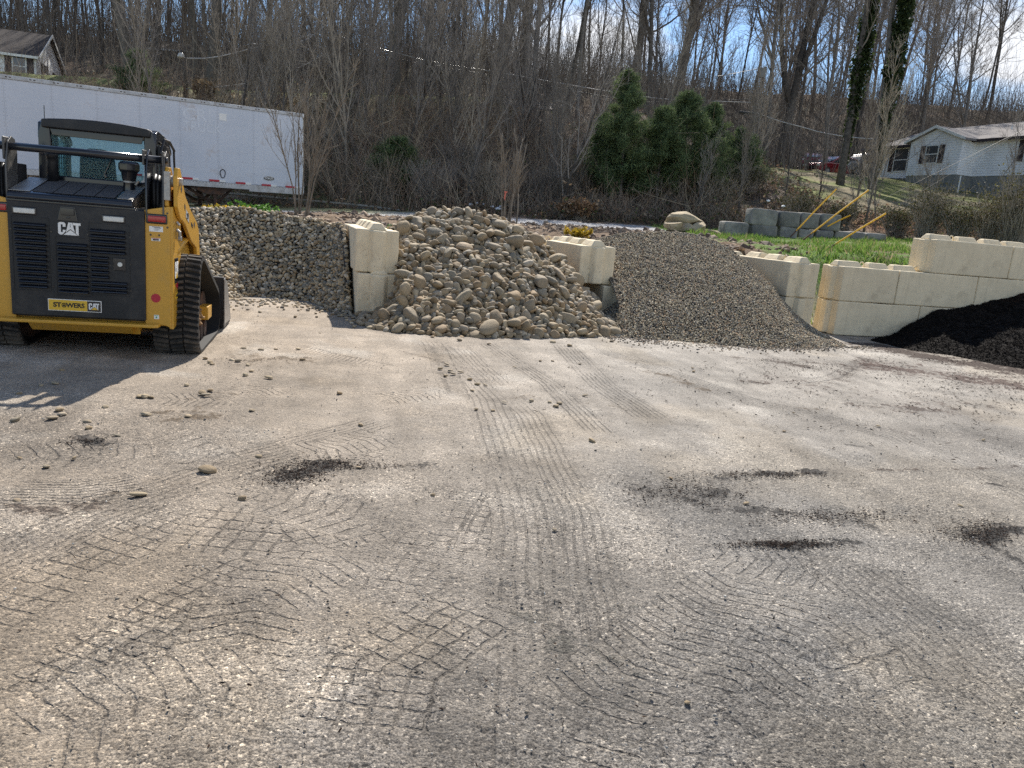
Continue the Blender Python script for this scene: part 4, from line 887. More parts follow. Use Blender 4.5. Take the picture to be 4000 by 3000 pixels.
# lift arms
for s in (-1,1):
    ar=empty('lift_arm',(0,0,0)); ar.parent=SK
    pts=[(-.34,1.40),(-.36,1.66),(-.30,1.74),(-.20,1.74),(.05,1.50),(.37,1.36),(.72,1.24),(.84,1.16),(.93,.84),(.985,.78),(.97,.74),(.80,.76),(.70,.98),(.40,1.06),(.05,1.24),(-.20,1.30)]
    x0,x1=sorted((s*.70,s*.735)); x2,x3=sorted((s*.775,s*.81))
    mb=MB(); mb.prism(pts,x2,x3,'x'); mb.prism(pts,x0,x1,'x'); mb.prism([(-.2,1.55),(.05,1.47),(.7,1.22),(.83,1.10),(.92,.82),(.86,.80),(.72,1.08),(.05,1.38)],*sorted((s*.73,s*.78)),'x')
    o=sk(mb,'arm_plates','yellow',.006); o.parent=ar
    # rear tower plates that carry the arm: black and worn grey
    mb=MB(); tp=[(-.36,1.30),(-.36,1.62),(-.30,1.83),(-.22,1.88),(-.14,1.86),(-.10,1.74),(-.12,1.50),(-.2,1.30)]
    mb.prism(tp,*sorted((s*.685,s*.70)),'x'); o=sk(mb,'tower_plate','dsteel',.004); o.parent=ar
    mb=MB(); mb.prism(tp,*sorted((s*.545,s*.56)),'x'); o=sk(mb,'inner_tower_plate','dsteel' if s<0 else 'gloss',.004); o.parent=ar
    mb=MB(); mb.box(*sorted((s*.56,s*.69)),-.12,.16,1.2,1.66); o=sk(mb,'tower_back','interior',.01); o.parent=ar
    for k,(xx,r_) in enumerate(((.585,.022),(.615,.022),(.65,.018),(.64,.012))):
        mb=MB(); mb.tube([(s*xx,-.16-.03*k,1.28),(s*xx,-.19,1.42),(s*xx,-.20+.01*k,1.58),(s*xx,-.14,1.655-.01*k),(s*xx,-.06,1.60)],r_,10); o=sk(mb,'hydraulic_hose','hose',0,smooth=True); o.parent=ar
    mb=MB(); mb.tube([(s*.80,-.24,1.62),(s*.835,-.24,1.62)],.035,14); mb.tube([(s*.70,-.27,1.62),(s*.78,-.27,1.62)],.05,14); mb.box(*sorted((s*.70,s*.75)),-.37,-.31,1.45,1.70); o=sk(mb,'pivot_pin','steel',.003); o.parent=ar
    mb=MB(); mb.tube([(s*.745,-.1,.98),(s*.745,.62,1.12)],.035,12); o=sk(mb,'lift_cylinder','yellow',.0,smooth=True); o.parent=ar
    mb=MB(); mb.box(*sorted((s*.73,s*.80)),.15,.30,.86,.93); mb.tube([(s*.70,.22,.90),(s*.82,.22,.90)],.03,10); o=sk(mb,'arm_stop','steel',.005); o.parent=ar
    # arm holes and model number decal on the outer face
    xo=s*.8115
    mb=MB()
    for (yy,zz) in ((-.16,1.56),(.02,1.40),(.55,1.22)):
        mb.prism([(yy-.035,zz+.0),(yy-.01,zz+.03),(yy+.035,zz+.0),(yy+.01,zz-.035)],*sorted((xo-s*.001,xo+s*.001)),'x')
    o=sk(mb,'arm_slots','interior',0); o.parent=ar
    mb=MB(); mb.prism([(.08,1.375),(.24,1.32),(.23,1.245),(.07,1.30)],*sorted((xo-s*.001,xo+s*.001)),'x'); o=sk(mb,'number_decal','ltgrey',0); o.parent=ar
    text_mesh('259',.075,M['black'],ar,(xo+s*.002,.155,1.308),(R(90),0,R(90) if s>0 else R(-90)),'lettering',.002,.0005)
    mb=MB(); mb.prism([(.36,1.25),(.46,1.22),(.46,1.185),(.36,1.215)],*sorted((xo-s*.001,xo+s*.001)),'x'); o=sk(mb,'small_decal','black',0); o.parent=ar
mb=MB(); mb.tube([(-.80,-.27,1.795),(.70,-.27,1.795)],.034,20); mb.tube([(.70,-.27,1.795),(.715,-.27,1.795)],.028,16); sk(mb,'cross_bar','gloss',.0,smooth=True)
for a_,b_,c_ in ((.515,.530,1.74),(.675,.69,1.74),(-.585,-.565,1.68)):
    mb=MB(); mb.box(a_,b_,-.33,-.20,c_,1.87); sk(mb,'bar_lug','dsteel',.012)
mb=MB(); mb.tube([(.775,-.20,1.19),(.80,-.20,1.17),(.80,-.19,1.11)],.016,8); mb.tube([(.79,-.2,1.11),(.82,-.2,1.11)],.022,8); mb.tube([(.775,-.20,1.26),(.80,-.2,1.23)],.012,8); sk(mb,'side_latch','steel',0)
mb=MB(); mb.box(.772,.795,-.04,-.01,.40,.56); mb.box(.772,.80,-.035,-.0,.55,.60); sk(mb,'side_hinge','steel',.004)
# side decal
sd_=empty('side_decal',(0,0,0)); sd_.parent=SK
mb=MB(); mb.box(.7705,.7725,-.285,-.105,.70,.93); o=sk(mb,'decal_field','gloss',0); o.parent=sd_
cat_logo(.16,.16,M['white'],M['yellowst'],sd_,(.7735,-.195,.82),(0,0,R(90)),'side_logo')
mb=MB(); mb.prism([(-.255,.68),(-.105,.71),(-.105,.62)],.7705,.7725,'x'); o=sk(mb,'red_flash','red',0); o.parent=sd_
mb=MB(); mb.box(.7705,.7725,-.24,-.10,.55,.61); o=sk(mb,'small_plate','yellowst',0); o.parent=sd_
text_mesh('STOWERS',.03,M['black'],sd_,(.7732,-.17,.58),(R(90),0,R(90)),'lettering',.001,.0005,.9)
# tracks
def track_loop():
    """rounded triangle through three wheels: list of (y,z,ty,tz)"""
    W_=[(.06,.262,.250),(1.10,.265,.245),(.12,.70,.215)]   # rear idler, front idler, drive sprocket (counter-clockwise seen from +x? ordered bottom rear, bottom front, top)
    pts=[]; n=3
    for i in range(n):
        (y0,z0,r0)=W_[i]; (y1,z1,r1)=W_[(i+1)%n]; d=math.hypot(y1-y0,z1-z0); a=math.atan2(z1-z0,y1-y0); b_=math.acos(max(-1,min(1,(r0-r1)/d)))
        pts.append((i,a-b_))
    out=[]
    for i in range(n):
        y,z,r=W_[i]; a0=pts[i-1][1]; a1=pts[i][1]
        while a1<a0: a1+=2*math.pi
        for t in np.linspace(a0,a1,14): out.append((y+r*math.cos(t),z+r*math.sin(t)))
    o=np.array(out+[out[0]]); s_=np.concatenate([[0],np.cumsum(np.hypot(*np.diff(o,axis=0).T))]); Lt=s_[-1]
    return o,s_,Lt
TO,TS,TL=track_loop()
def tp(s_):
    s_=s_%TL; y=np.interp(s_,TS,TO[:,0]); z=np.interp(s_,TS,TO[:,1]); y2=np.interp((s_+.004)%TL,TS,TO[:,0]); z2=np.interp((s_+.004)%TL,TS,TO[:,1])
    d=math.hypot(y2-y,z2-z)+1e-9; ty,tz=(y2-y)/d,(z2-z)/d; return y,z,ty,tz,tz,-ty   # outward normal = (tz,-ty)
for s in (-1,1):
    tr=empty('track_unit',(0,0,0)); tr.parent=SK
    x0,x1=sorted((s*.56,s*.965)); mb=MB(); n=150; V=[]
    for i in range(n):
        y,z,ty,tz,ny,nz=tp(TL*i/n)
        V+= [(x0,y-ny*.018,z-nz*.018),(x1,y-ny*.018,z-nz*.018),(x1,y+ny*.006,z+nz*.006),(x0,y+ny*.006,z+nz*.006)]
    f=[]
    for i in range(n):
        a_=i*4; b_=((i+1)%n)*4
        for k in range(4): f.append((a_+k,a_+(k+1)%4,b_+(k+1)%4,b_+k))
    mb.add(V,f)
    o=sk(mb,'rubber_track','rubberd',0); o.parent=tr; mb=MB(); nl=72
    for i in range(nl):
        for k,(xa,xb,off) in enumerate(((.0,.14,0),(.145,.265,.012),(.27,.405,.0))):
            y,z,ty,tz,ny,nz=tp(TL*i/nl+off*.6); c=(x0+(xa+xb)/2,y+ny*.014,z+nz*.014)
            hw=(xb-xa)/2; h0=TL/nl*.31
            v=[]
            for (dx,dt,dn) in ((-hw,-h0,-.012),(hw,-h0,-.012),(hw,h0,-.012),(-hw,h0,-.012),(-hw+.005,-h0+.006,.020),(hw-.005,-h0+.006,.020),(hw-.005,h0-.006,.020),(-hw+.005,h0-.006,.020)):
                sk_=.010*(1 if k!=1 else -1)*(dx/hw)
                v.append((c[0]+dx,c[1]+ty*(dt+sk_)+ny*dn,c[2]+tz*(dt+sk_)+nz*dn))
            mb.add(v,[(3,2,1,0),(4,5,6,7),(0,1,5,4),(1,2,6,5),(2,3,7,6),(3,0,4,7)])
    o=sk(mb,'tread_bars','rubber',0); o.parent=tr
    xc=s*.76
    for (y,z,r) in ((.06,.262,.228),(1.10,.265,.222)):
        mb=MB(); mb.tube([(xc-.06,y,z),(xc-.05,y,z),(xc+.05,y,z),(xc+.06,y,z)],[r*.9,r,r,r*.9],28); o=sk(mb,'idler_wheel','rust',.004); o.parent=tr
        mb=MB(); mb.tube([(xc-.1,y,z),(xc+.1,y,z)],.05,14); o=sk(mb,'axle_hub','yellow',.006); o.parent=tr
    for y in (.36,.60,.84):
        mb=MB(); mb.tube([(xc-.12,y,.115),(xc+.12,y,.115)],.095,20); o=sk(mb,'road_roller','rust',.006); o.parent=tr
    mb=MB(); mb.tube([(xc-.06,.12,.70),(xc+.06,.12,.70)],.19,22); mb.tube([(xc-.12,.12,.70),(xc+.13,.12,.70)],.10,16); o=sk(mb,'drive_sprocket','yellow',.006); o.parent=tr
    mb=MB(); mb.prism([(.05,.2),(1.12,.2),(1.10,.34),(.80,.42),(.35,.55),(.20,.72),(.05,.72),(.02,.4)],xc-.05,xc+.05,'x'); o=sk(mb,'undercarriage_frame','yellow',.01); o.parent=tr
    mb=MB(); mb.obox((xc+s*.12,.80,.30),(1,0,0),(0,1,0),(0,0,1),.05,.13,.07); o=sk(mb,'tensioner_box','yellow',.01); o.parent=tr
    rgm=np.random.default_rng(4); mb=MB()
    for k in range(26):
        y=rgm.uniform(.1,.95); z=.20+rgm.uniform(0,.22)*(1-y*.5); w_=stone_shape(I2[0],600+k)*rgm.uniform(.02,.06); mb.add(w_+np.array([xc+s*rgm.uniform(.04,.13),y,z]),I2[1])
    o=sk(mb,'caked_mud','mud',0,smooth=True); o.parent=tr; o['kind']='stuff'
# bucket
bu=empty('bucket',(0,0,0)); bu.parent=SK
mb=MB(); prof=[(1.42,.10),(1.36,.35),(1.40,.62),(1.46,.62),(1.43,.36),(1.48,.14),(2.05,.05),(2.05,.015),(1.5,.02)]
mb.prism(prof,-.99,.99,'x'); mb.prism([(1.44,.08),(1.40,.60),(1.62,.56),(2.0,.06)],.965,1.0,'x'); mb.prism([(1.44,.08),(1.40,.60),(1.62,.56),(2.0,.06)],-1.0,-.965,'x'); sk(mb,'bucket_shell','black',.006,parent=bu)
mb=MB(); mb.prism([(1.38,.06),(1.36,.60),(1.39,.62),(1.43,.08)],1.0,1.012,'x'); mb.prism([(1.44,.08),(1.40,.60),(1.62,.56),(2.0,.06)],1.001,1.006,'x'); sk(mb,'worn_edge','steel',.002,parent=bu)
mb=MB(); mb.box(-.6,.6,1.18,1.36,.25,.62); sk(mb,'coupler','black',.02,parent=bu)
# ------------------------------------------------------------------ trailer
def PL(px,py,o,rz):
    r=ray(px,py); n=np.array([-math.sin(rz),math.cos(rz),0]); o=np.array([o[0],o[1],0]); t=((o-[0,0,H])@n)/(r@n); w=r*t+[0,0,H]
    return (w-o)@np.array([math.cos(rz),math.sin(rz),0]),w[2]
TO_=(-8.27,29.3); TR=R(38.3); g0=float(terrain_z(-11,28))
TP=R(1.45); t=empty('semi_trailer',(TO_[0],TO_[1],.16),TR,'long white semi trailer parked behind the pebble heap, dirty side panels','semi trailer')
t.rotation_euler=(0,-TP,TR); _PL=PL
def PLt(px,py,o,rz):
    x,z=_PL(px,py,o,rz); return x,z-.16-x*math.tan(TP)
mb=MB(); mb.box(-16.15,-.03,0,2.6,1.84,4.36); mb.build('box_body',M['trailerw'],t,bevel=.02)
mb=MB(); mb.box(-16.18,0,-.03,2.63,1.66,1.84); mb.box(-2.0,-.0,-.032,.05,1.60,1.70); mb.build('bottom_rail',M['alu'],t,bevel=.01)
mb=MB(); mb.box(-16.18,0,-.03,2.63,4.34,4.46); mb.build('top_rail',M['alu'],t,bevel=.015)
mb=MB(); mb.box(-.05,.02,-.035,.12,1.66,4.44); mb.build('corner_post',M['trim'],t,bevel=.02)
mb=MB()
for i in range(150):
    mb.box(-16+i*.107,-16+i*.107+.018,-.036,-.028,1.80,1.818)
for i in range(26):
    for q in (0,.1): mb.box(-15.8+i*.61+q,-15.8+i*.61+q+.05,-.038,-.028,4.39,4.415)
mb.build('rivets',M['rust'],t)['kind']='stuff'
for px,py in ((738,697),(843,706),(945,716),(1045,724),(1138,731),(640,690),(540,683)):
    x,z=PLt(px,py,TO_,TR)
    mb=MB(); mb.box(x-.17,x+.16,-.036,-.001,z-.03,z+.035); mb.build('reflector_red',M['red'],t)
    mb=MB(); mb.box(x+.161,x+.36,-.036,-.001,z-.03,z+.035); mb.build('reflector_white',M['white'],t)
x,z=PLt(882,460,TO_,TR); MB().box(x-.12,x+.12,-.006,-.001,z-.1,z+.12).build('patch_panel',M['white'],t)
x,z=PLt(1056,709,TO_,TR); z+=.10; a=np.linspace(0,2*math.pi,33)[:-1]
MB().prism([(x+.20*math.cos(q),z+.075*math.sin(q)) for q in a],-.008,-.001,'y').build('maker_oval',M['gloss'],t)
MB().tube([(x+.19*math.cos(q),-.010,z+.068*math.sin(q)) for q in np.append(a,0)],.004,4,cap=False).build('oval_ring',M['white'],t)
text_mesh('STRICK',.092,M['white'],t,(x,-.011,z),(R(90),0,0),'lettering',.002,.001,.95)
x,z=PLt(876,694,TO_,TR); z+=.13; MB().tube([(x+.085*math.cos(q)*(1+.1*math.sin(3*q)),-.012,z+.14*math.sin(q)) for q in np.append(a,0)],.014,5,cap=False).build('black_ring_mark',M['gloss'],t)
gm=mat('faded_lettering',(.62,.65,.70),.45,0,.1,6)
x,z=PLt(800,455,TO_,TR); text_mesh('CRI',.55,gm,t,(x-.15,-.0035,z),(R(90),0,0),'faded_lettering',.01,.0005,1.1)
x,z=PLt(790,500,TO_,TR); text_mesh('TRUCK',.42,gm,t,(x+.1,-.0035,z),(R(90),0,0),'faded_lettering',.008,.0005,.9)
lg=empty('landing_gear',(0,0,0)); lg.parent=t
x,z=PLt(852,790,TO_,TR); x-=.0
for yy in (.25,2.1):
    mb=MB(); mb.box(x-.09,x+.09,yy-.09,yy+.09,g0+.25,1.68); mb.box(x-.06,x+.06,yy-.06,yy+.06,g0-.1,g0+.3); mb.box(x-.16,x+.16,yy-.14,yy+.14,g0-.16,g0-.06); mb.build('leg',M['rust'],lg,bevel=.008)
for a_,b_ in ((-1.05,-.1),(.62,.1)):
    mb=MB(); mb.tube([(x+a_,.28,1.68),(x+b_,.28,1.15)],.05,4); mb.tube([(x+a_,2.1,1.68),(x+b_,2.1,1.15)],.05,4); mb.build('brace',M['rust'],lg)
mb=MB(); mb.prism([(x-1.0,1.67),(x+.6,1.67),(x+.15,1.42),(x-.3,1.42)],.1,.2,'y'); mb.box(x-.05,x+.05,.25,2.1,1.2,1.26); mb.build('gear_bracket',M['rust'],lg,bevel=.005)
for xx in (-13.6,-14.9):
    for yy in (.18,2.42):
        mb=MB(); mb.tube([(xx,yy-.14,1.0),(xx,yy+.14,1.0)],.5,26); o=mb.build('wheel',M['tyre'],t,bevel=.03); 
        MB().tube([(xx,yy-.15,1.0),(xx,yy+.15,1.0)],.27,18).build('rim',M['alu'],o)
mb=MB(); mb.box(-15.6,-12.8,.7,1.9,1.2,1.66); mb.tube([(-13.6,.2,1.0),(-13.6,2.4,1.0)],.07,10); mb.tube([(-14.9,.2,1.0),(-14.9,2.4,1.0)],.07,10); mb.build('bogie',M['rust'],t)
# long low retaining wall behind the trailer
pts=[P(500,722,33.0),P(700,739,32.6),P(980,765,32.0),P(1200,785,31.6),P(1400,804,31.2),P(1560,823,31.0)]
mb=MB(); n=len(pts)
for i in range(n-1):
    a_,b_=pts[i],pts[i+1]; v=[]
    for p in (a_,b_):
        for dy in (0,.25):
            v+= [(p[0],p[1]+dy,-.3),(p[0],p[1]+dy,p[2])]
    mb.add(v,[(0,4,5,1),(2,3,7,6),(1,5,7,3),(0,1,3,2),(4,6,7,5)])
tag(mb.build('retaining_wall',M['concrete'],bevel=.0),'long low stained concrete retaining wall tapering off behind the trailer','retaining wall')
mb=MB()
for a_,b_ in zip(pts[:-1],pts[1:]):
    v=[(p[0],p[1]+dy,p[2]+dz) for p in (a_,b_) for dy,dz in ((-.04,0.002),(.29,.002),(.29,.07),(-.04,.07))]; mb.add(v,[(0,4,7,3),(3,7,6,2),(2,6,5,1),(0,1,5,4),(0,3,2,1),(4,5,6,7)])
M['cope']=mat('wall_cope',(.3,.29,.26),.9,0,.3,2); mb.build('coping',M['cope'],COL.objects['retaining_wall'])
# ------------------------------------------------------------------ grey wall of rough blocks, boulders
def boulder_mesh(mb,c,sx,sy,sz,seed,rz=0):
    rg=np.random.default_rng(seed); v=I3[0].copy(); v=np.sign(v)*np.abs(v)**.5; v/=np.abs(v).max()
    for k in range(11):
        d=rg.normal(size=3); d/=np.linalg.norm(d); cc=rg.uniform(.62,.95); t=v@d; v=v-np.clip(t-cc,0,9)[:,None]*d*.95
    v=v*(1+.10*(fbm(v[:,0]*3+seed,v[:,1]*3+v[:,2]*4,seed,3)-.5)[:,None]); v=v*np.array([sx,sy,sz])/2*1.12
    cs,sn=math.cos(rz),math.sin(rz); v=np.stack([v[:,0]*cs-v[:,1]*sn,v[:,0]*sn+v[:,1]*cs,v[:,2]],1); mb.add(v+np.array(c),I3[1]); return mb
def rough_block(mb,c,sx,sy,sz,seed,rz=0,amt=.07,chip=.0):
    v=I3[0].copy(); v=np.sign(v)*np.abs(v)**.22; v=v/np.abs(v).max(1)[:,None]**.35
    q=v*(1.7 if amt<.1 else 2.6)+seed*3.1
    d=(fbm(q[:,0]+q[:,2],q[:,1]-q[:,2]*.7,seed,3)-.5)
    v=v*np.array([sx,sy,sz])/2*(1+amt*2*d[:,None]); 
    cs,sn=math.cos(rz),math.sin(rz); v=np.stack([v[:,0]*cs-v[:,1]*sn,v[:,0]*sn+v[:,1]*cs,v[:,2]],1); mb.add(v+np.array(c),I3[1]); return mb
GB=[(0,2922,3025,818,880,'top row left end, lighter chipped face'),(0,3028,3110,828,888,'top row second from the left with a pale smear'),(0,3112,3185,833,893,'top row third from the left, behind the first yellow guard'),(0,3188,3268,838,900,'top row right end, darkest'),
 (1,2920,3022,880,925,'bottom row left end'),(1,3030,3100,888,928,'bottom row second from the left'),(1,3104,3165,895,932,'bottom row with guard tips in front'),(1,3168,3238,900,940,'bottom row middle, rounded edge'),(1,3240,3300,905,947,'bottom row third from the right'),(1,3302,3360,907,952,'bottom row second from the right, pale stain'),(1,3364,3442,912,960,'bottom row right end, smooth with a rusty spot'),
 (2,2818,2912,868,914,'single grey block standing apart left of the wall')]
for k,(rw,x0,x1,y0,y1,lab) in enumerate(GB):
    Yd=25.6+(x0-2900)*.0045; a_=P((x0+x1)/2,(y0+y1)/2,Yd); px=3020/Yd*1.03; w_=(x1-x0)/px; h_=(y1-y0)/px; z0=a_[2]-h_/2
    if rw: h_+=.35; z0-=.35
    mb=MB(); rough_block(mb,(a_[0],a_[1],z0+h_/2),w_*1.01,.75,h_*1.02,k+3,rz=R(2),amt=.08 if k not in (3,10) else .02)
    o=mb.build('grey_block',M['greyblock'],smooth=True); tag(o,'rough grey concrete block, '+lab if rw<2 else 'rough single grey block standing apart left of the grey wall','concrete block','grey blocks of the old wall')
BL=[((2672,856),118,52,'broad flat-topped tan boulder lying on top of the small boulder pile',.25,.35),((2632,884),72,32,'pale rounded boulder at the lower left of the boulder pile',0,.3),((2673,889),48,34,'small jagged boulder under the middle of the boulder pile',.5,.4),((2697,895),30,24,'smallest tan boulder at the front of the pile',.2,.4),((2733,888),52,38,'dark cracked boulder at the lower right of the pile',-.3,.5),((2632,900),60,14,'thin pale slab lying flat under the boulder pile',0,.3),((2780,905),60,10,'thin flat stone sliver right of the boulder pile',0,.3)]
for k,((px,py),w_,h_,lab,rz,am) in enumerate(BL):
    a_=P(px,py,24.6-(k>0)*.25); s_=3020/24.6; mb=MB(); boulder_mesh(mb,a_,w_/s_*1.08,.8 if k<5 else .4,h_/s_*1.1,40+k,rz); tag(mb.build('boulder',M['boulder'],smooth=False),lab,'boulder','tan boulders behind the gravel heap')
# ------------------------------------------------------------------ guy wires with yellow guards
POLE=P(4850,-350,23.0)
GY=[((3107,905),(3267,738),20.5,20.9,'leftmost and steepest yellow guy wire guard'),((3163,917),(3393,742),20.0,19.6,'longest yellow guy wire guard, second from left'),((3232,885),(3321,841),21.0,20.4,'short yellow guy wire guard lying lowest behind the long one'),((3256,958),(3461,833),18.6,18.0,'rightmost yellow guy wire guard, nearest the cream wall')]
for k,(a_,b_,Ya,Yb,lab) in enumerate(GY):
    p0=P(*a_,Ya); p1=P(*b_,Yb); r=empty('guy_wire',tuple(p0),0,lab,'guy wire guard','yellow guy wire guards'); d=p1-p0
    z=lambda q:tuple(np.array(q)-p0)
    nn_=d/np.linalg.norm(d); sd2=np.cross(nn_,[0,0,1]); 
    MB().tube([z(p0+d*.02),z(p0+d*.5+np.array([0,0,.012])),z(p1)],.019,8).build('guard_tube',M['guard'],r,smooth=False)
    if k!=2: MB().tube([z(p0-d*.12),z(p0+d*.06)],.020,6).build('anchor_rod',M['rust'],r)
    far=[P(4300,405,18.5),P(4330,290,18.5),P(4300,-50,18),P(4350,265,17)][k] if 0 else POLE+np.array([0,0,-.6*k])
    far=p1+d/np.linalg.norm(d)*14
    MB().tube([z(p1),z(p1+(far-p1)*.5),z(far)],.004,4).build('wire',M['wire'],r)
# ------------------------------------------------------------------ poles, lamp, cables
def pole(name,base,top,r0,r1,lab,cat,grp=None):
    r=empty(name,tuple(base),0,lab,cat,grp); b=np.array(base); MB().tube([(0,0,-.5),tuple((np.array(top)-b)*.5),tuple(np.array(top)-b)],[r0,(r0+r1)/2,r1],10).build('shaft',M['wood'],r,smooth=True); return r,b
b0=P(728,400,46.0); b0[2]=float(terrain_z(b0[0],b0[1])); tp_=P(722,225,46.0)
r,b=pole('lamp_pole',b0,tp_,.13,.10,'short wooden pole with a white dusk lamp above the trailer','lamp post')
q=P(707,214,45.6)-b; lpx=tuple(q)
mb=MB(); mb.tube([tuple(q+[0,0,-.16]),tuple(q+[0,0,-.10]),tuple(q+[0,0,.10])],[.17,.20,.11],14); mb.build('lamp_head',M['lamp'],r,smooth=True)
mb=MB(); mb.tube([tuple(q+[0,0,.10]),tuple(q+[0,0,.24])],[.10,.07],10); mb.tube([tuple(q+[0,0,.2]),tuple(tp_-b)],.025,6); mb.build('lamp_arm',M['wire'],r)
p0=P(1290,445,46); p0[2]=float(terrain_z(p0[0],p0[1])); r,b=pole('utility_pole',p0,P(1294,-60,46.0),.17,.13,'tall dark utility pole left of centre with a pale transformer at the top edge','utility pole','utility poles')
mb=MB(); q=P(1293,5,45.6)-b; mb.tube([tuple(q+[0,0,-.35]),tuple(q+[0,0,.4])],.2,14); mb.build('transformer',M['foundation'],r,bevel=.03)
mb=MB(); mb.box(-.05,.05,-.3,.0,3.1,3.2); mb.tube([(-1.2,-.1,4.2),(.1,-.1,4.2)],.045,6); mb.build('crossarm',M['wood'],r)
p1_=P(2935,455,60); p1_[2]=float(terrain_z(p1_[0],p1_[1])); r,b=pole('utility_pole',p1_,P(2990,262,60.0),.17,.12,'utility pole with a grey transformer standing on the wooded rise at right','utility pole','utility poles')
mb=MB(); q=P(2977,285,59.5)-b; mb.tube([tuple(q+[0,0,-.33]),tuple(q+[0,0,.33])],.24,14); mb.build('transformer',M['foundation'],r,bevel=.03)
mb=MB(); q=P(2915,440,60)-b; mb.tube([tuple(q+[-.5,0,0]),tuple(q+[.5,0,0])],.1,8); mb.build('cable_joint',M['wire'],r)
def cable(pts,Y,r,lab,m='wire',name='cable'):
    P3=[]; ys=np.linspace(Y[0],Y[1],len(pts))
    for (x,y),yy in zip(pts,ys): P3.append(P(x,y,yy))
    A_=np.array(P3); t_=np.linspace(0,len(pts)-1,len(pts)*6); pp=np.stack([np.interp(t_,range(len(pts)),A_[:,i]) for i in range(3)],1)
    for _ in range(3): pp[1:-1]=(pp[:-2]+2*pp[1:-1]+pp[2:])/4
    tag(MB().tube(pp,r,5).build(name,M[m],smooth=True),lab,'cable','overhead cables')
cable([(728,228),(800,229),(870,219),(980,190),(1100,165),(1292,120)],(45.8,46),.035,'bright cable leading right from the lamp pole through the branches','wirel')
cable([(980,170),(1060,182),(1120,180),(1200,155),(1250,118),(1292,80)],(44,46),.04,'bright sagging cable between the trees left of the tall pole','wirel')
cable([(728,348),(800,345),(860,339),(960,327),(1060,308),(1180,260),(1292,200)],(45.8,46),.03,'lower cable running from the lamp pole up to the tall pole','wirel')
cable([(1292,140),(1340,146),(1500,195),(1700,245),(1900,275),(2050,300),(2300,345),(2600,390),(2935,400)],(46,60),.025,'long thin line crossing the woods from pole to pole','wirel')
cable([(1292,190),(1600,240),(1900,290),(2180,345),(2500,400),(2700,398),(2960,385)],(46,60),.022,'lower of the two thin lines crossing the woods')
cable([(2950,440),(3050,475),(3145,500),(3200,516),(3300,534),(3400,543),(3500,544)],(60,60),.035,'grey service cable sagging from the right pole to the white house','wirel')
cable([(2790,300),(2880,285),(2965,268)],(60,60),.02,'short thin line reaching the transformer on the right pole','wirel')
cable([(3700,950),(3850,780),(4010,560),(4200,300)],(30,30),.012,'thin guy line rising at the far right behind the cream wall')
# ------------------------------------------------------------------ houses
def gable(par,x0,x1,y0,y1,z0,h,rise,wallm,roofm,ov=.4,axis='x',fd=1.2,thick=.14):
    """body with a pitched roof; ridge runs along axis"""
    if axis=='x':
        ym=(y0+y1)/2; MB().prism([(y0,z0),(y1,z0),(y1,z0+h),(ym,z0+h+rise),(y0,z0+h)],x0,x1,'x').build('wall',wallm,par)
        s=rise/((y1-y0)/2); e=ov
        mb=MB()
        mb.prism([(y0-e,z0+h-e*s+.02),(ym,z0+h+rise+.02),(ym,z0+h+rise+thick+.02),(y0-e,z0+h-e*s+thick+.02)],x0-ov*.7,x1+ov*.7,'x')
        mb.prism([(y1+e,z0+h-e*s+.02),(y1+e,z0+h-e*s+thick+.02),(ym+.002,z0+h+rise+thick+.02),(ym+.002,z0+h+rise+.02)],x0-ov*.7,x1+ov*.7,'x')
        rf=mb.build('roof',roofm,par)
        mb=MB(); mb.box(x0-ov*.7-.01,x1+ov*.7+.01,y0-e-.12,y0-e,z0+h-e*s+.0,z0+h-e*s+thick+.03); mb.build('gutter',M['trim'] if roofm is M['roofd'] else M['shutter'],rf)
    else:
        xm=(x0+x1)/2; MB().prism([(x0,z0),(x0,z0+h),(xm,z0+h+rise),(x1,z0+h),(x1,z0)],y0,y1,'y').build('wall',wallm,par)
        s=rise/((x1-x0)/2); e=ov; mb=MB()
        mb.prism([(x0-e,z0+h-e*s+.02),(xm,z0+h+rise+.02),(xm,z0+h+rise+thick+.02),(x0-e,z0+h-e*s+thick+.02)],y0-ov*.7,y1,'y')
        mb.prism([(x1+e,z0+h-e*s+.02),(x1+e,z0+h-e*s+thick+.02),(xm+.002,z0+h+rise+thick+.02),(xm+.002,z0+h+rise+.02)],y0-ov*.7,y1,'y')
        rf=mb.build('roof',roofm,par)
    MB().box(x0+.03,x1-.03,y0+.03,y1-.03,z0-fd,z0+.001).build('foundation',M['foundation'],par)
    return rf
def window(par,x,z,w_,h_,y=-.02,sh=True,face='y'):
    """window in a wall facing -y (or +x when face is x)"""
    r=empty('window',(0,0,0)); r.parent=par
    def bx(a0,a1,d0,d1,b0,b1):
        return MB().box(a0,a1,y-d1,y-d0,b0,b1) if face=='y' else MB().box(y+d0,y+d1,a0,a1,b0,b1)
    bx(x-w_/2-.09,x+w_/2+.09,0,.04,z-.09,z+h_+.09).build('frame',M['trim'],r)
    bx(x-w_/2,x+w_/2,.035,.052,z,z+h_).build('pane',M['winglass'],r)
    bx(x-w_/2,x+w_/2,.045,.065,z+h_/2-.03,z+h_/2+.03).build('sash_bar',M['trim'],r)
    if sh:
        for s in (-1,1):
            a0,a1=sorted((x+s*(w_/2+.10),x+s*(w_/2+.10+.42))); bx(a0,a1,0,.05,z-.05,z+h_+.05).build('shutter',M['shutter'],r)
K=P(3425,699,62.0); K2=P(4000,674,50.5); hr=empty('house',tuple(K),math.atan2(K2[1]-K[1],K2[0]-K[0]),'white sided house with grey shingle roof on the lawn at the right edge','house')
rf=gable(hr,0,20,0,8.4,0,2.3,1.6,M['siding'],M['roofg'],fd=1.6)
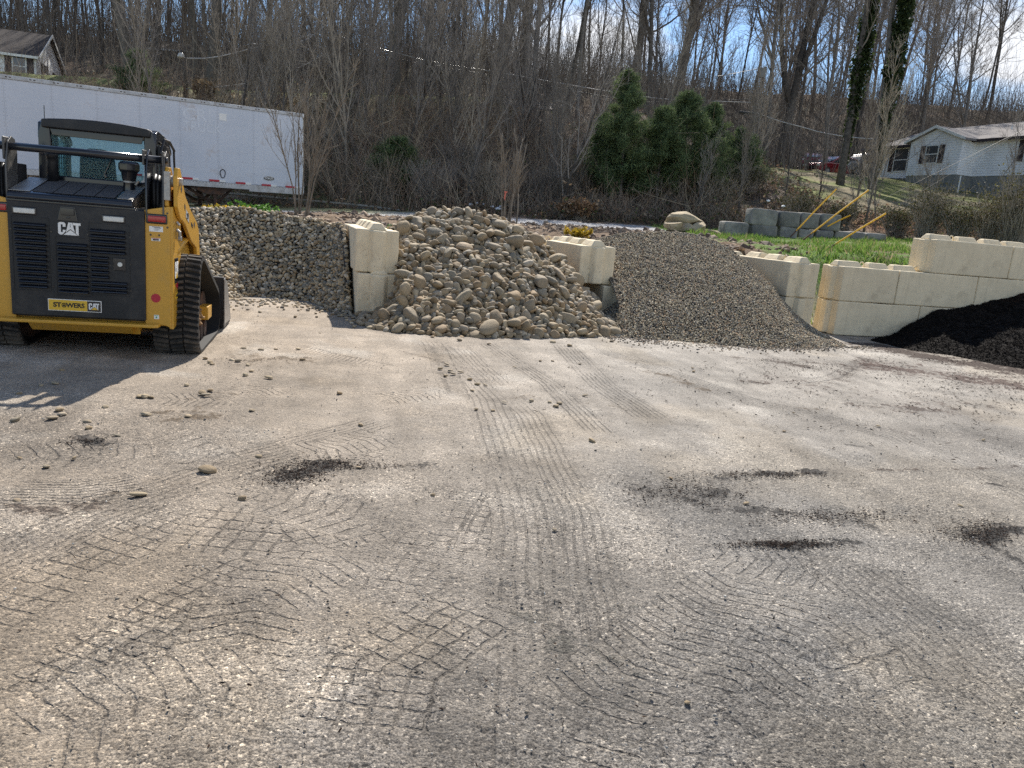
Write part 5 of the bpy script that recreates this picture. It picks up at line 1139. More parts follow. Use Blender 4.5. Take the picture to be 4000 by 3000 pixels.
g2=gable(hr,4.1,8.4,-1.3,3.5,.0,2.3,.8,M['siding'],M['roofg'],axis='y',ov=.35,fd=1.6)
mb=MB(); xm=6.25
for s in (-1,1):
    mb.add([(xm,-1.56,3.10),(xm+s*2.55,-1.56,2.17),(xm+s*2.55,-1.56,2.35),(xm,-1.56,3.29),(xm,-1.6,3.10),(xm+s*2.55,-1.6,2.17),(xm+s*2.55,-1.6,2.35),(xm,-1.6,3.29)],[(0,1,2,3),(7,6,5,4),(0,4,5,1),(3,2,6,7)])
mb.build('gable_trim',M['trim'],hr)
window(hr,6.1,.85,.95,1.1,y=-1.32); window(hr,2.1,.55,1.2,1.55); window(hr,12.5,.9,.9,1.2); window(hr,16.5,.9,.9,1.2)
mb=MB(); mb.tube([(9.0,2.0,2.9),(9.0,2.0,3.5)],.05,8); mb.build('vent_pipe',M['trim'],hr)
mb=MB(); mb.box(-2.6,.0,.3,3.2,2.25,2.4); mb.box(-2.5,-2.35,.4,.55,0,2.25); mb.build('porch',M['roofg'],hr); MB().box(-.03,.0,1.2,2.2,0,2.1).build('door',M['shutter'],hr)
MB().tube([(8.9,-1.42,-.1),(8.9,-1.44,-2.0)],.05,8).build('downpipe',M['trim'],hr)
e_=P(140,222,58); base=e_[2]-2.4
hl=empty('house',(e_[0],e_[1],base),R(18),'small white sided house with dark gabled roof at the upper left above the trailer','house')
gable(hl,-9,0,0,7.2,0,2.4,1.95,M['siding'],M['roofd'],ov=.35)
mb=MB()
for (ya,za,yb,zb) in ((-.35,2.2,3.6,4.37),(7.55,2.2,3.6,4.37)):
    mb.add([(.27,ya,za),(.27,yb,zb),(.27,yb,zb+.2),(.27,ya,za+.2),(.31,ya,za),(.31,yb,zb),(.31,yb,zb+.2),(.31,ya,za+.2)],[(0,1,2,3),(7,6,5,4),(0,4,5,1),(3,2,6,7)])
mb.build('barge_board',M['trim'],hl)
window(hl,-1.05,1.0,.75,1.25); window(hl,-4.2,1.0,.9,1.25); window(hl,2.2,.95,.8,1.2,y=.0,face='x'); window(hl,5.3,.95,.6,1.0,y=.0,face='x')
q=P(1955,505,62); cb_=empty('house',tuple(q+[0,0,-.3]),R(-2),'low pale house with mauve grey roof half hidden in the woods at centre','house'); gable(cb_,0,4.6,0,6,0,1.9,.85,M['trim'],M['roofg'],ov=.3); window(cb_,2.2,.8,.8,.9,sh=False)
q=P(520,182,82); e2=empty('house',tuple(q+[0,0,-2.6]),R(-4),'long dark house with a pale fascia barely seen up the wooded hill at left','house'); gable(e2,0,9.8,0,6,0,2.5,1.1,M['wood'],M['roofd'],ov=.3)
# ------------------------------------------------------------------ vehicles by the house
def car(name,px,py,Y,rz,bodym,lab,L_=4.6,hh=1.7,pick=False):
    p=P(px,py,Y); r=empty(name,tuple(p),rz,lab,'car' if not pick else 'pickup truck','vehicles parked by the white house')
    if not pick: lower=[(-L_/2,.45),(-L_/2+.02,.95),(-L_/2+.3,1.05),(L_/2-1.15,1.05),(L_/2-.1,.92),(L_/2,.5),(L_/2-.1,.3),(-L_/2+.1,.3)]; up=[(-L_/2+.12,1.03),(-L_/2+.45,hh-.08),(-L_/2+.9,hh),(L_/2-2.2,hh-.02),(L_/2-1.2,1.03)]
    else: lower=[(-L_/2,.5),(-L_/2,1.08),(L_/2-1.4,1.10),(L_/2-.1,1.0),(L_/2,.55),(L_/2-.1,.35),(-L_/2+.1,.35)]; up=[(-.6,1.08),(-.5,hh),(.7,hh),(1.4,1.08)]
    MB().prism(lower,-.9,.9,'y').build('body',M[bodym],r,bevel=.07,seg=3)
    MB().prism(up,-.78,.78,'y').build('cabin',M[bodym],r,bevel=.07,seg=3)
    cx=np.mean([a for a,b in up]); cz=np.mean([b for a,b in up]); g_=[(cx+(a-cx)*.86,1.09+(b-1.03)*.78 if b>1.05 else 1.10) for a,b in up]
    MB().prism(g_,-.795,.795,'y').build('side_window',M['winglass'],r)
    fr_=[(up[-1][0]-.08,1.12),(up[-2][0]+.05,hh-.10),(up[-2][0]+.10,hh-.12),(up[-1][0]+.01,1.12)]; MB().prism(fr_,-.68,.68,'y').build('windscreen',M['winglass'],r)
    for x in (-L_/2+.85,L_/2-.9):
        for s in (-1,1):
            o=MB().tube([(x,s*.72,.34),(x,s*.93,.34)],.34,22).build('wheel',M['tyre'],r,bevel=.03); MB().tube([(x,s*.80,.34),(x,s*.945,.34)],.2,16).build('rim',M['alu'],o)
    for s in (-1,1):
        y0,y1=sorted((s*.55,s*.86)); MB().box(L_/2-.12,L_/2+.02,y0,y1,.68,.84).build('headlight',M['lamp'],r,bevel=.02); MB().box(-L_/2-.02,-L_/2+.1,y0,y1,.75,.95).build('tail_light',M['redlens'],r,bevel=.02)
    MB().box(L_/2-.02,L_/2+.05,-.5,.5,.45,.72).build('grille',M['gloss'],r,bevel=.01); return r
car('parked_car',3245,694,65,R(205),'carred','red estate car parked side-on by the white house',4.6,1.65)
car('parked_car',3165,668,72,R(250),'carred','dark red car behind the red estate, glinting at its left end',4.4,1.55)
car('parked_truck',3372,694,66,R(200),'carsil','silver pickup next to the white house porch',4.9,1.8,True)
# rubbish bin by the porch
p=P(3405,700,63); r=empty('wheelie_bin',tuple(p),.3,'tan rubbish bin standing at the white house corner','bin'); MB().prism([(-.25,0),(.25,0),(.3,.95),(-.3,.95)],-.28,.28,'y').build('bin_body',M['boulder'],r,bevel=.03); MB().box(-.33,.33,-.31,.31,.955,1.02).build('lid',M['shutter'],r,bevel=.02)
# ------------------------------------------------------------------ trees
def strands(mb,Pt,rad,n=3,col=None):
    """Pt (N,k,3), rad (N,k): many thin tapered twigs at once"""
    N_,k,_=Pt.shape; d=np.gradient(Pt,axis=1); d/=np.linalg.norm(d,axis=2)[...,None]+1e-9
    ref=np.where(np.abs(d[...,2:3])<.9,np.array([0,0,1.]),np.array([1.,0,0])); e=np.cross(d,ref); e/=np.linalg.norm(e,axis=2)[...,None]+1e-9; g_=np.cross(d,e)
    a=np.arange(n)*2*math.pi/n; V=Pt[:,:,None]+rad[:,:,None,None]*(np.cos(a)[None,None,:,None]*e[:,:,None]+np.sin(a)[None,None,:,None]*g_[:,:,None])
    idx=np.arange(N_*k*n).reshape(N_,k,n); i0=idx[:,:-1]; i1=idx[:,1:]; j0=np.roll(i0,-1,2); j1=np.roll(i1,-1,2)
    f=np.stack([i0,j0,j1,i1],-1).reshape(-1,4); mb.add(V.reshape(-1,3),f)
    if col is not None: mb.c.append(np.repeat(col,k*n,axis=0))
def walk(rg,p,d,L_,k,wob,up):
    pts=[np.array(p,float)]; d=np.array(d,float)
    for i in range(k):
        d=d+rg.normal(size=3)*wob+np.array([0,0,up]); d/=np.linalg.norm(d); pts.append(pts[-1]+d*L_/k)
    return np.array(pts)
def interp(pts,t):
    x=t*(len(pts)-1); i=min(int(x),len(pts)-2); return pts[i]*(1-(x-i))+pts[i+1]*(x-i),(pts[i+1]-pts[i])/np.linalg.norm(pts[i+1]-pts[i])
def side(rg,d,ang):
    r=rg.normal(size=3); r-=d*(r@d); r/=np.linalg.norm(r); return d*math.cos(ang)+r*math.sin(ang)
def make_tree(seed,Ht,r0,first=.35,nb=26,blen=.28,ang=(35,65),up=.12,sub=8,twg=6,lean=.03,name='bare_tree',bark='bark',twig='twig',fork=False,label='',group=None,cat='tree',tr=.011):
    rg=np.random.default_rng(seed); root=empty(name,(0,0,0),0,label,cat,group)
    tr_=MB(); cr=MB(); T=walk(rg,(0,0,-.5),(rg.normal()*lean,rg.normal()*lean,1),Ht+.5,12,.045,.05); rad=r0*np.linspace(1,.12,13)**.85; rad[0]*=1.25
    tr_.tube(T,list(rad),9); stems=[(T,rad)]
    if fork:
        for q in range(fork):
            t=rg.uniform(.22,.5); p,d=interp(T,t); F2=walk(rg,p,side(rg,d,R(rg.uniform(15,30))),Ht*(1-t)*.95,8,.06,.14); r2=np.interp(t,np.linspace(0,1,13),rad)*.75*np.linspace(1,.12,9); tr_.tube(F2,list(r2),7); stems.append((F2,r2))
    TW=[];RW=[]
    for T_,rd in stems:
        n_=nb if T_ is T else nb//2
        for i in range(n_):
            t=first+(1-first)*((i+rg.uniform(0,1))/n_)**.85 if T_ is T else rg.uniform(.15,.98)
            p,d=interp(T_,min(t,.985)); L_=Ht*blen*(1.15-t*.75)*rg.uniform(.6,1.25); rb=min(np.interp(t,np.linspace(0,1,len(rd)),rd)*.55,.010*L_+.012)
            B=walk(rg,p,side(rg,d,R(rg.uniform(*ang))),L_,6,.10,up); cr.tube(B,list(rb*np.linspace(1,.25,7)),4,cap=False)
            for j in range(sub):
                t2=.2+.8*(j+rg.uniform(0,1))/sub; q,e=interp(B,min(t2,.99)); l2=L_*.42*(1.2-t2*.7)*rg.uniform(.5,1.2)
                S=walk(rg,q,side(rg,e,R(rg.uniform(25,60))),l2,3,.13,up*.9); TW.append(S); RW.append(max(rb*.38,tr*1.15)*np.array([1,.8,.6,.35]))
                for k in range(twg):
                    q2,e2=interp(S,rg.uniform(.1,1)*.99); S2=walk(rg,q2,side(rg,e2,R(rg.uniform(20,55))),l2*rg.uniform(.3,.75),3,.15,up); TW.append(S2); RW.append(tr*np.array([1,.8,.6,.35]))
    strands(cr,np.array(TW),np.array(RW))
    tr_.build('trunk',M[bark],root,smooth=True); cr.build('branches',M[twig],root); return root
def place(proto,first,x,y,s,rz,label=None,group=None,lean=(0,0),dz=0):
    o=proto if first else copy_tree(proto)
    o.location=(x,y,float(terrain_z(x,y))-.1+dz); o.scale=(s,s,s*1.0); o.rotation_euler=(lean[0],lean[1],rz)
    if label: o['label']=label
    if group: o['group']=group
    return o
rg=np.random.default_rng(77)
LB='tall bare forest tree standing in the leafless woods up the hillside'; GBN='bare trees of the hillside woods'
protos=[]
for i in range(9):
    Ht=rg.uniform(17,24); protos.append(make_tree(900+i,Ht,rg.uniform(.12,.22),first=rg.uniform(.18,.42),nb=int(rg.integers(22,30)),blen=rg.uniform(.24,.36),ang=(28,66),up=.13,sub=9,twg=7,fork=int(i%2==0)+int(i%4==1),label=LB,group=GBN,lean=.04))
big_=[make_tree(950+i,24,.42,first=.25,nb=26,blen=.34,ang=(35,70),up=.10,sub=9,twg=6,fork=2,name='bare_tree',label='stout old bare tree with heavy spreading limbs among the hillside woods',group='stout trees of the hillside woods') for i in range(2)]
for r in protos+big_: reg(r)
used=set()
def put(pr,*a,**k):
    f=pr.name not in used; used.add(pr.name); return place(pr,f,*a,**k)
def blocked(x,y):
    if x>12.5 and y<63 and x<60 : return True            # lawn and white house
    if y<82 and x>26 and x<44 and y<70: return True
    if -46<x<-24 and 38<y<68 and x/y<-.50: return True      # left house
    if -9<x<8 and y<47: return False
    if abs(x)<.5: return False
    return False
# hand-set large trunks that read in the photograph
HS=[(1550,330,60,0),(1640,430,62,1),(2640,395,70,0),(820,380,55,1),(520,330,56,0),(2050,400,68,1),(3070,430,72,0),(2460,400,72,1),(1950,330,66,0)]
for k,(px,py,Y,b) in enumerate(HS):
    p=P(px,py,Y); put(big_[b],p[0],p[1],rg.uniform(.85,1.1),rg.uniform(0,6))
pts=[]; n=0; tries=0
while n<200 and tries<20000:
    tries+=1
    y=48+70*rg.uniform()**.9; x=rg.uniform(-1,1)*(y*.74+6)
    if x>8 and rg.uniform()<.30: continue
    if blocked(x,y) or (y<57 and x>-22 and x<-3 and rg.uniform()<.8): continue
    md=2.4 if y<80 else 2.0
    if any((x-a)**2+(y-b)**2<md*md for a,b in pts): continue
    if y<58 and x>0: continue
    pts.append((x,y)); n+=1
    put(protos[rg.integers(0,9)],x,y,rg.uniform(.75,1.15),rg.uniform(0,6.28),lean=(rg.normal()*.03,rg.normal()*.03+ (.03 if x>10 else 0)))
print('forest',n)
# slimmer young trees on the near bank
LS='slim young bare tree growing out of the brush on the near bank'; GS='young bare trees of the near bank'
yp=[make_tree(1000+i,rg.uniform(8,12),rg.uniform(.05,.09),first=.12,nb=26,blen=.3,ang=(15,42),up=.2,sub=6,twg=3,lean=.09,name='young_tree',bark='barkl' if i%2 else 'bark',twig='twigl' if i%2 else 'twig',fork=i%3,label=LS,group=GS,tr=.007) for i in range(7)]
for r in yp: reg(r)
for k in range(84):
    x=rg.uniform(-24,12.5) if k<68 else rg.uniform(-11,3); y=rg.uniform(31.8,46)
    if x<-9 and y<36: y+=5
    if 1.5<x<13 and y<39: continue
    if abs(x/y+.437)<.022 or x/y<-.515: continue
    put(yp[rg.integers(0,7)],x,y,rg.uniform(.6,1.1),rg.uniform(0,6.28),lean=(rg.normal()*.10,rg.normal()*.10))
# young trees and tangles in front of the white house
for px,Y,s,lab in ((2890,33,.62,'pale many-stemmed tree left of the lawn'),(3065,35,.5,'thin bare tree left of the steepest yellow guard on the lawn edge'),(3200,36,.5,'dark thin bare tree above the second yellow guard'),(3395,33,.6,'thick clump of bare stems in front of the white house porch'),(3440,33.5,.55,'bare stems leaning right in front of the house window'),(3350,34,.5,'small bare tree just left of the stem clump'),(2720,33,.45,'dark small bare tree right of the evergreens'),(3700,31,.5,'bare shrub before the house foundation'),(3950,30,.6,'wide bare shrub at the right edge before the white house')):
    x=P(px,780,Y)[0]; put(yp[int(rg.integers(0,7))],x,Y,s*1.0,rg.uniform(0,6),label=lab,lean=(rg.normal()*.05,rg.normal()*.08+.1))
# ------------------------------------------------------------------ leaf helper
def leaves(mb,Pc,size,cols,rg,flat=0.,asp=.45):
    k=len(Pc); a=rg.normal(size=(k,3)); a[:,2]*=(1-flat); a/=np.linalg.norm(a,axis=1)[:,None]; b=rg.normal(size=(k,3)); b-=a*(a*b).sum(1)[:,None]; b/=np.linalg.norm(b,axis=1)[:,None]
    s=size[:,None]; V=np.stack([Pc-a*s,Pc+b*s*asp,Pc+a*s,Pc-b*s*asp],1).reshape(-1,3); f=np.arange(k*4).reshape(k,4); mb.add(V,f); mb.c.append(np.repeat(cols,4,axis=0))
def ivy_tree(px,py,Y,lab,s=1.0,seed=1):
    rg=np.random.default_rng(seed); root=make_tree(seed,24*s,.25,first=.35,nb=18,blen=.2,ang=(35,65),up=.12,sub=7,twg=5,name='ivy_tree',label=lab,group='ivy covered trees'); p=P(px,py,Y)
    root.location=(p[0],p[1],float(terrain_z(p[0],p[1]))-.2); k=9000; h=1.5+16.5*s*rg.uniform(size=k)**.85; a=rg.uniform(0,6.28,k); rr=(.22+.38*rg.uniform(size=k)**1.5)*(1.1-.4*h/18)*(.35+.65*ss(2,8,h))*(.6+.8*vn(h*1.1,a*.8,seed))
    T=root; mb=MB(); Pc=np.stack([np.cos(a)*rr,np.sin(a)*rr,h],1); c=np.array([(.04,.06,.02),(.06,.085,.03),(.025,.04,.015)])[rg.integers(0,3,k)]; leaves(mb,Pc,rg.uniform(.07,.15,k),c,rg,asp=.8)
    mb.build('ivy',M['leaf'],root)
ivy_tree(3330,440,52,'tree trunk wrapped in dark ivy, left one of the pair at right',1,5); ivy_tree(3470,400,50,'tree trunk wrapped in dark ivy, right one of the pair at right',1.05,6)
# evergreens
def evergreen(x,y,Ht,W_,seed,lab,name='cedar_tree',cols=((.10,.15,.065),(.15,.20,.085),(.07,.105,.05),(.20,.25,.11)),k=15000,base=.12,group='young evergreens',pw=1.2,tier=0,size=(.07,.17)):
    rg=np.random.default_rng(seed); root=empty(name,(x,y,float(terrain_z(x,y))-.1),rg.uniform(0,6),lab,'evergreen tree',group)
    T=walk(rg,(0,0,-.3),(0,0,1),Ht,8,.02,.05); tr_=MB(); tr_.tube(T,list(np.linspace(.025*Ht/2+.03,.015,9)),8)
    nb=int(60+Ht*9); Bp=[];Br=[];LP=[]
    for i in range(nb):
        t=base+(1-base)*rg.uniform()**(.9); p,d=interp(T,t*.99); L_=W_*(1-t)**(1/pw)*rg.uniform(.35,1.35)+.12; a=rg.uniform(0,6.28); q=np.array([math.cos(a),math.sin(a),rg.uniform(.15,.7) if not tier else rg.uniform(-.1,.2)]); q/=np.linalg.norm(q)
        B=walk(rg,p,q,L_,3,.10,.05); Bp.append(B); Br.append(np.array([.02,.015,.01,.005])); 
        m_=int(k/nb*(.4+L_/W_)); tt=rg.uniform(.25,1,m_)**.8; xx=tt*3; ii=np.clip(xx.astype(int),0,2); pp=B[ii]*(1-(xx-ii))[:,None]+B[ii+1]*(xx-ii)[:,None]; LP.append(pp+rg.normal(size=(m_,3))*np.array([.13,.13,.10])*(.5+L_*.35))
    strands(tr_,np.array(Bp),np.array(Br)); tr_.build('trunk',M['bark'],root,smooth=True)
    LP=np.concatenate(LP); c=np.array(cols)[rg.integers(0,len(cols),len(LP))]*rg.uniform(.7,1.3,(len(LP),1)); mb=MB(); leaves(mb,LP,rg.uniform(*size,len(LP)),c,rg,asp=.075); mb.build('crown',M['leaf'],root); return root
for px,Y,Ht,W_,sd_,lab in ((2405,35.5,6.0,1.35,1,'tallest slender green cedar in the middle of the evergreens'),(2630,36.5,5.2,1.75,2,'broad bushy evergreen, right one of the big pair'),(2545,36,4.4,1.35,3,'dark evergreen filling the gap between the two big ones'),(2330,36.5,3.8,1.2,4,'lower evergreen left of the slender cedar'),(2720,38,4.4,1.2,5,'small rounded evergreen on the right of the group'),(2850,41,3.0,1.3,6,'low dark evergreen bush by the lawn edge'),(600,44,3.6,1.5,7,'dark green bush above the trailer left of the lamp pole'),(1560,35,2.6,1.3,8,'small dull green holly in the brush behind the cobble heap')):
    x=P(px,780,Y)[0]; evergreen(x,Y-1.5,Ht,W_*1.15,sd_,lab,k=int(12000+Ht*3600),group='young evergreens',pw=1.5)
evergreen(41.5,58,13.5,4.5,31,'tall tiered pine at the upper right edge',name='pine_tree',cols=((.03,.055,.025),(.045,.08,.035),(.02,.035,.02)),k=14000,base=.2,pw=1.1,tier=1,group='pines',size=(.12,.3))
# ------------------------------------------------------------------ crape myrtles: multi-stemmed bare trees
def myrtle(px,py,Y,Ht,lab,seed,n=7,spread=.22,tape=False):
    rg=np.random.default_rng(seed); p=P(px,py,Y); z=float(terrain_z(p[0],p[1])); root=empty('crape_myrtle',(p[0],p[1],z),0,lab,'tree','crape myrtles in the planting strip')
    tr_=MB(); TW=[];RW=[]
    for i in range(n):
        a=rg.uniform(0,6.28); b=np.array([math.cos(a)*.09*rg.uniform(.4,2.0),math.sin(a)*.09,-.3]); B=walk(rg,b,(math.cos(a)*spread*rg.uniform(.2,1),math.sin(a)*spread*.8,1),Ht*rg.uniform(.72,1),7,.045,.03)
        r=rg.uniform(.016,.030); tr_.tube(B,list(r*np.linspace(1,.28,8)),7)
        for j in range(13):
            t=.32+.68*rg.uniform(); q,e=interp(B,t*.99); l=Ht*.22*(1.25-t)*rg.uniform(.5,1.2); S=walk(rg,q,side(rg,e,R(rg.uniform(14,38))),l,3,.07,.10); TW.append(S); RW.append(.0085*np.array([1,.8,.6,.4]))
            for k in range(3):
                q2,e2=interp(S,rg.uniform(.2,.95)); TW.append(walk(rg,q2,side(rg,e2,R(rg.uniform(15,35))),l*.55,3,.08,.08)); RW.append(.0055*np.array([1,.8,.6,.4]))
    tr_.build('stems',M['barkl'],root,smooth=True); cr=MB(); strands(cr,np.array(TW),np.array(RW)); cr.build('branches',M['twigl'],root)
    return root
myrtle(1175,862,19.5,4.3,'multi-stemmed bare tree with pale stems at the right end of the trailer',11,9,.2)
r=myrtle(1988,868,19.8,2.9,'upright clump of pale bare stems with an orange tape behind the cobble heap',12,9,.12)
mb=MB(); p=P(1975,752,19.6)-np.array(r.location); mb.prism([(p[0]-.04,p[2]+.03),(p[0]+.06,p[2]+.025),(p[0]+.015,p[2]-.02),(p[0]+.0,p[2]-.2),(p[0]-.03,p[2]-.14),(p[0]-.02,p[2]-.02)],p[1]-.02,p[1]-.005,'y'); tag(mb.build('flagging_tape',M['tape']),'orange flagging tape tied to the bare stems','tape'); o=COL.objects['flagging_tape']; o.location=r.location
# ------------------------------------------------------------------ brush and litter on the bank
mb=MB(); k=18000; rg=np.random.default_rng(99)
x=rg.uniform(-34,34,k*2); y=30.8+rg.gamma(1.5,7,k*2); keep=(y<62)&~((x>9.5)&(y>34.0)&(y<64))&~((x>8)&(rg.uniform(size=k*2)<.55))&~((x<-3)&(y>46.5)&(y<58))&(fbm(x*.3,y*.3,61,3)>.40)&~((x<-8)&(y<33)); x=x[keep][:k]; y=y[keep][:k]; k=len(x)
z=terrain_z(x,y); L_=rg.gamma(3,.5,k)*(1+.5*(fbm(x*.25,y*.25,62,2)-.5)*3)*np.where(x>12,.6,1); L_=np.clip(L_,.3,3.6)*np.where(x>7.5,.42,1)*np.where(y<33.5,.7,1)
a=rg.uniform(0,6.28,k); t_=rg.uniform(.05,.75,k); d=np.stack([np.cos(a)*t_,np.sin(a)*t_,np.ones(k)],1); d2=d+rg.normal(size=(k,3))*.35; d2[:,2]-=.35*t_; d3=d2+rg.normal(size=(k,3))*.4; d3[:,2]-=.5*t_
B0=np.stack([x,y,z-.1],1); S=np.stack([B0,B0+d*L_[:,None]*.36,B0+d*L_[:,None]*.36+d2*L_[:,None]*.33,B0+d*L_[:,None]*.36+d2*L_[:,None]*.33+d3*L_[:,None]*.3],1)
pal=np.array([(.22,.178,.14),(.29,.235,.18),(.16,.13,.105),(.38,.31,.22),(.25,.165,.115)]); c=pal[rg.integers(0,5,k)]
strands(mb,S,rg.uniform(.006,.014,k)[:,None]*np.array([1,.85,.6,.35]),col=c)
# side twigs
par=rg.integers(0,k,26000); ii=rg.integers(1,3,26000); q=S[par,ii]; dd_=rg.normal(size=(26000,3))*.6+np.array([0,0,.55]); l=rg.uniform(.25,.9,26000)[:,None]; S2=np.stack([q,q+dd_*l*.5,q+dd_*l+rg.normal(size=(26000,3))*.12*l],1)
strands(mb,S2,np.full((26000,1),.0065)*np.array([1,.7,.4]),col=c[par]*1.1)
tag(mb.build('brush',M['brush']),'dense leafless brush and brambles over the bank','undergrowth',kind='stuff')
mb=MB(); k=70000; x=rg.uniform(-36,36,k*2); y=30.2+rg.gamma(1.5,7,k*2); f_=fbm(x*.4,y*.4,66,4); keep=(y<75)&~((x>14.5)&(y>38)&(y<62))&(f_>.38)&~((x<-3)&(y>46.5)&(y<58)); x=x[keep][:k]; y=y[keep][:k]; f_=f_[keep][:k]; k=len(x)
z=terrain_z(x,y)+rg.exponential(.16,k)+np.where(f_>.55,rg.uniform(0,1.1,k)*(f_-.5)*6*rg.uniform(size=k),0)
pal=np.array([(.19,.13,.085),(.27,.19,.12),(.12,.09,.065),(.09,.11,.045),(.13,.155,.06),(.23,.145,.095),(.36,.27,.18)]); c=pal[rg.choice(7,k,p=[.22,.16,.26,.12,.07,.1,.07])]
leaves(mb,np.stack([x,y,z],1),rg.uniform(.035,.10,k),c,rg,flat=.4,asp=.6)
tag(mb.build('leaf_litter',M['leaf']),'brown leaf litter and vines over the bank','leaf litter',kind='stuff')
# distant thicket that closes the woods at the ridge
mb=MB(); k=34000; x=rg.uniform(-95,95,k); y=rg.uniform(60,125,k); kp=~((x>24)&(x<44)&(y<70))&~((x<-30)&(x>-46)&(y<68)); x=x[kp];y=y[kp];k=len(x); z=terrain_z(x,y); a=rg.uniform(0,6.28,k); L_=rg.gamma(3,1.1,k)*np.where(x<-5,1.5,1)
d=np.stack([np.cos(a)*.25,np.sin(a)*.25,np.ones(k)],1); B0=np.stack([x,y,z-.1],1); S=np.stack([B0,B0+d*L_[:,None]*.5,B0+d*L_[:,None]+rg.normal(size=(k,3))*.3*L_[:,None]*.3],1)
strands(mb,S,rg.uniform(.012,.035,k)[:,None]*np.array([1,.7,.35]),col=np.array([(.17,.14,.115),(.22,.185,.15),(.12,.10,.085)])[rg.integers(0,3,k)])
par=rg.integers(0,k,30000); q=S[par,1]*rg.uniform(.2,1,(30000,1))+S[par,2]*0; w_=rg.uniform(size=(30000,1)); q=S[par,1]*(1-w_)+S[par,2]*w_; dd_=rg.normal(size=(30000,3))*.7+np.array([0,0,.7]); l=rg.uniform(.5,1.7,30000)[:,None]; strands(mb,np.stack([q,q+dd_*l*.5,q+dd_*l],1),np.full((30000,1),.013)*np.array([1,.7,.4]),col=np.tile([.18,.15,.125],(30000,1)))
tag(mb.build('distant_thicket',M['brush']),'thin leafless saplings filling the far woods','undergrowth',kind='stuff')
# shrubs by the house and other bushes
def shrub(px,Y,Ht,W_,seed,lab,cols,k=4000,name='shrub',group=None,size=(.03,.08),tw=260,dzz=0,cat='shrub'):
    rg=np.random.default_rng(seed); x=P(px,800,Y)[0]; root=empty(name,(x,Y,float(terrain_z(x,Y))-.05+dzz),0,lab,cat,group)
    a=rg.uniform(0,6.28,tw); sp_=rg.uniform(.1,1,tw)*W_/Ht; d=np.stack([np.cos(a)*sp_,np.sin(a)*sp_,np.ones(tw)],1); l=Ht*rg.uniform(.5,1,tw)[:,None]; b=rg.normal(size=(tw,3))*np.array([.1,.1,0])*W_; S=np.stack([b,b+d*l*.5+rg.normal(size=(tw,3))*.05*Ht,b+d*l*.95+rg.normal(size=(tw,3))*.08*Ht],1)
    mb=MB(); strands(mb,S,np.full((tw,1),.010)*np.array([1,.7,.3])*(Ht/2)**.5); mb.build('stems',M['twigl'] if seed%2 else M['twig'],root)
    if k:
        i=rg.integers(0,tw,k); t_=rg.uniform(.4,1,k)[:,None]; q=S[i,1]*(1-t_)+S[i,2]*t_+rg.normal(size=(k,3))*.07*Ht; c=np.array(cols)[rg.integers(0,len(cols),k)]*rg.uniform(.7,1.3,(k,1)); mb=MB(); leaves(mb,q,rg.uniform(*size,k),c,rg,asp=.5); mb.build('foliage',M['leaf'],root)
    return root
OL=((.075,.075,.028),(.11,.10,.04),(.05,.05,.022)); GO=((.55,.36,.03),(.62,.45,.06),(.40,.27,.03),(.30,.26,.04))
shrub(2270,17.0,.28,.42,51,'low golden yellow shrub beside the pea gravel heap',GO,2600,'golden_shrub',None,(.015,.04),90)
shrub(900,19.5,.30,.75,53,'golden grass tuft seen over the pebble heap below the trailer',GO,1800,'golden_shrub',None,(.02,.06),90)
shrub(1475,14.6,.26,.3,55,'small green leafy plant behind the cream back wall',((.06,.16,.03),(.09,.2,.05),(.04,.1,.02)),700,'green_plant',None,(.015,.035),30)
shrub(990,20.5,.35,.9,57,'bright green weeds right of the golden tuft below the trailer',((.08,.2,.03),(.12,.24,.05)),1500,'green_plant',None,(.02,.06),60)
shrub(800,46,1.1,.9,59,'dry tan pampas clump behind the lamp pole',((.26,.19,.11),(.33,.25,.15),(.18,.13,.08)),1200,'dry_grass_clump',None,(.05,.2),300)
for px,Y,Ht,W_,sd_,lab in ((3640,31,2.4,1.3,61,'dense brown green bush under the house foundation, left of centre'),(3770,30,1.6,1.1,63,'olive bush below the right part of the white house'),(3890,29.5,2.3,1.3,65,'large straggly olive bush near the right edge'),(3985,28.5,2.9,1.4,67,'tallest straggly bush at the right edge'),(3120,33,1.5,1.0,69,'low bare bramble bush on the edge of the lawn'),(2790,34,1.8,1.3,71,'olive bush right of the evergreens'),(3520,32,1.4,1.2,73,'low brown bush in the shade under the stem clump'),(3300,33,1.2,1.0,75,'tiny bramble between the thin trees on the lawn edge'),(2920,38,1.4,1.1,77,'dark green bush at the left end of the lawn')):
    shrub(px,Y,Ht,W_,sd_,lab,OL,1800,'bush','bushes on the bank at right',(.02,.06),330)
for i,(px,Y) in enumerate(((1500,33),(1680,32.5),(1900,33),(2150,33.5),(1350,36),(1790,35),(2250,35))):
    shrub(px,Y,1.9,1.5,81+i,'tangled bare bush at the foot of the bank behind the heaps',((.09,.06,.04),(.06,.055,.03)),900,'bush','tangled bushes at the foot of the bank',(.02,.05),800)
for k,(px,Y,Ht) in enumerate(((2270,31.3,.9),(2230,31.6,.7))):
    shrub(px,Y,Ht,.8,95+k*2,'tuft of rusty dry grass at the foot of the bank left of the evergreens',((.24,.14,.075),(.3,.19,.10)),1200,'dry_grass_clump','dry grass tufts',(.03,.12),260)
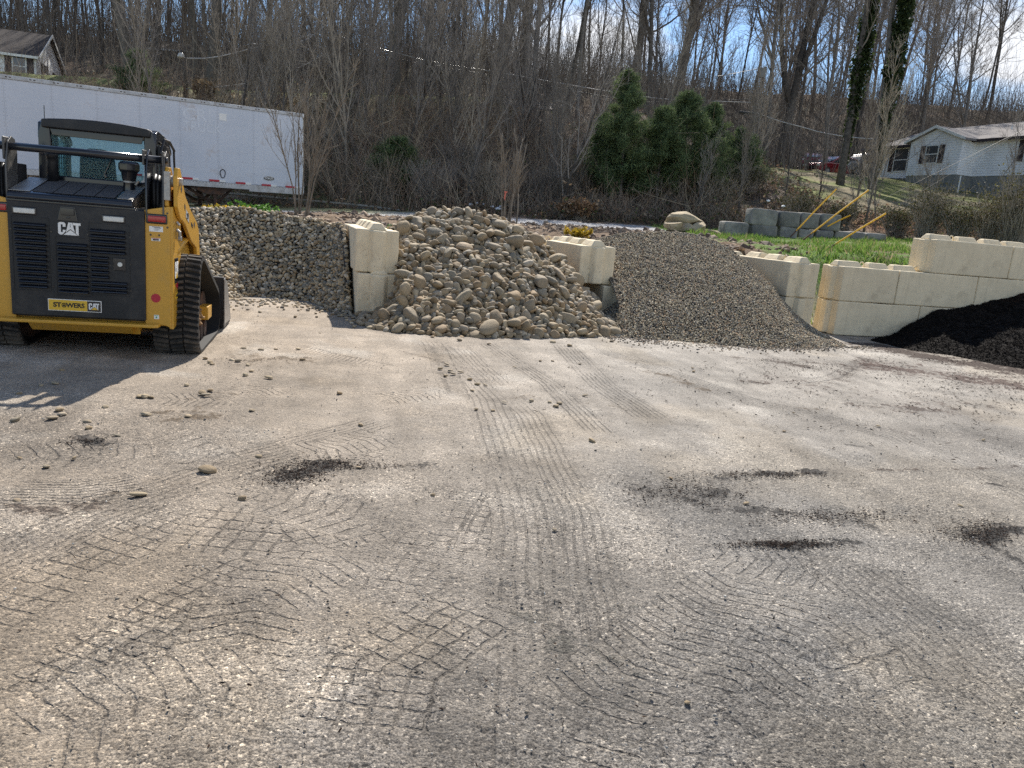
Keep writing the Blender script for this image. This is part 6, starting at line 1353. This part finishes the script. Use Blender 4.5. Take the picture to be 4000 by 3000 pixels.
# grass blades and weeds behind the big wall, clods in the dirt strip
mb=MB(); k=60000; x=rg.uniform(4.8,22,k); y=rg.uniform(14.4,30.5,k); dd_=(y-dY(x))*C17; f_=fbm(x*1.2,y*1.2,71,4); m_=((x-5.6+.25*(y-15.5))>-.2)&(dd_>.65)&(f_>.46); x,y,f_=x[m_],y[m_],f_[m_]; k=len(x)
z=terrain_z(x,y); h=rg.uniform(.03,.09,k)*(1+np.clip(f_-.55,0,1)*6)+.01; a=rg.uniform(0,6.28,k); wv=.008+h*.07
bx=np.cos(a)*wv; by=np.sin(a)*wv; lx=rg.normal(size=k)*h*.45; ly=rg.normal(size=k)*h*.45
V=np.stack([np.stack([x-bx,y-by,z-.01],1),np.stack([x+bx,y+by,z-.01],1),np.stack([x+lx,y+ly,z+h],1)],1).reshape(-1,3); mb.add(V,np.arange(k*3).reshape(k,3))
gp=np.array([(.11,.20,.035),(.17,.28,.055),(.24,.32,.08),(.08,.13,.03),(.34,.28,.15)]); mb.c.append(np.repeat(gp[rg.choice(5,k,p=[.3,.3,.15,.15,.1])],3,axis=0))
tag(mb.build('grass',M['leaf']),'fresh green grass and weeds on the bank behind the cream wall','grass',kind='stuff')
mb=MB(); k=9000; x=rg.uniform(-9,9,k); y=rg.uniform(13.5,24.5,k); dr_=(y-rearY(x))*C17; m_=(dr_>.3)&(x<6.5-.15*(y-15))&(fbm(x*1.5,y*1.5,75,3)>.42); x,y=x[m_],y[m_]; k=len(x); q=np.stack([x,y,terrain_z(x,y)+.02],1)
scatter(mb,q,np.tile([0,0,1.],(k,1)),rg.exponential(.028,k)+.02,gs_,I0[1],np.array([(.22,.15,.10),(.16,.11,.075),(.29,.21,.145),(.12,.085,.06)])[rg.integers(0,4,k)],rg,.8)
tag(mb.build('dirt_clods',M['stones']),'turned brown soil clods in the planting strip','soil clods',kind='stuff')
# white plastic litter at the foot of the bank
for i,(px,py,w_) in enumerate(((1838,798,14),(1862,793,10),(1890,797,8),(1925,808,16),(1945,815,20),(1955,806,10),(1268,530,9),(1378,545,8),(1500,563,14),(1455,612,18),(3002,785,12),(3060,806,12))):
    Y=31.5 if py>700 else 40; p=P(px,py,Y); mb=MB(); s_=w_/(3020/Y); v=stone_shape(I2[0],700+i)*s_*.6; mb.add(v+p,I2[1]); tag(mb.build('plastic_litter',M['litter'],smooth=False),'scrap of white plastic rubbish lying in the brush','litter','white plastic scraps in the brush')
for i,(px,py,w_) in enumerate(((1195,866,60),(1400,852,60))):
    pass
print('objects',len(bpy.data.objects))
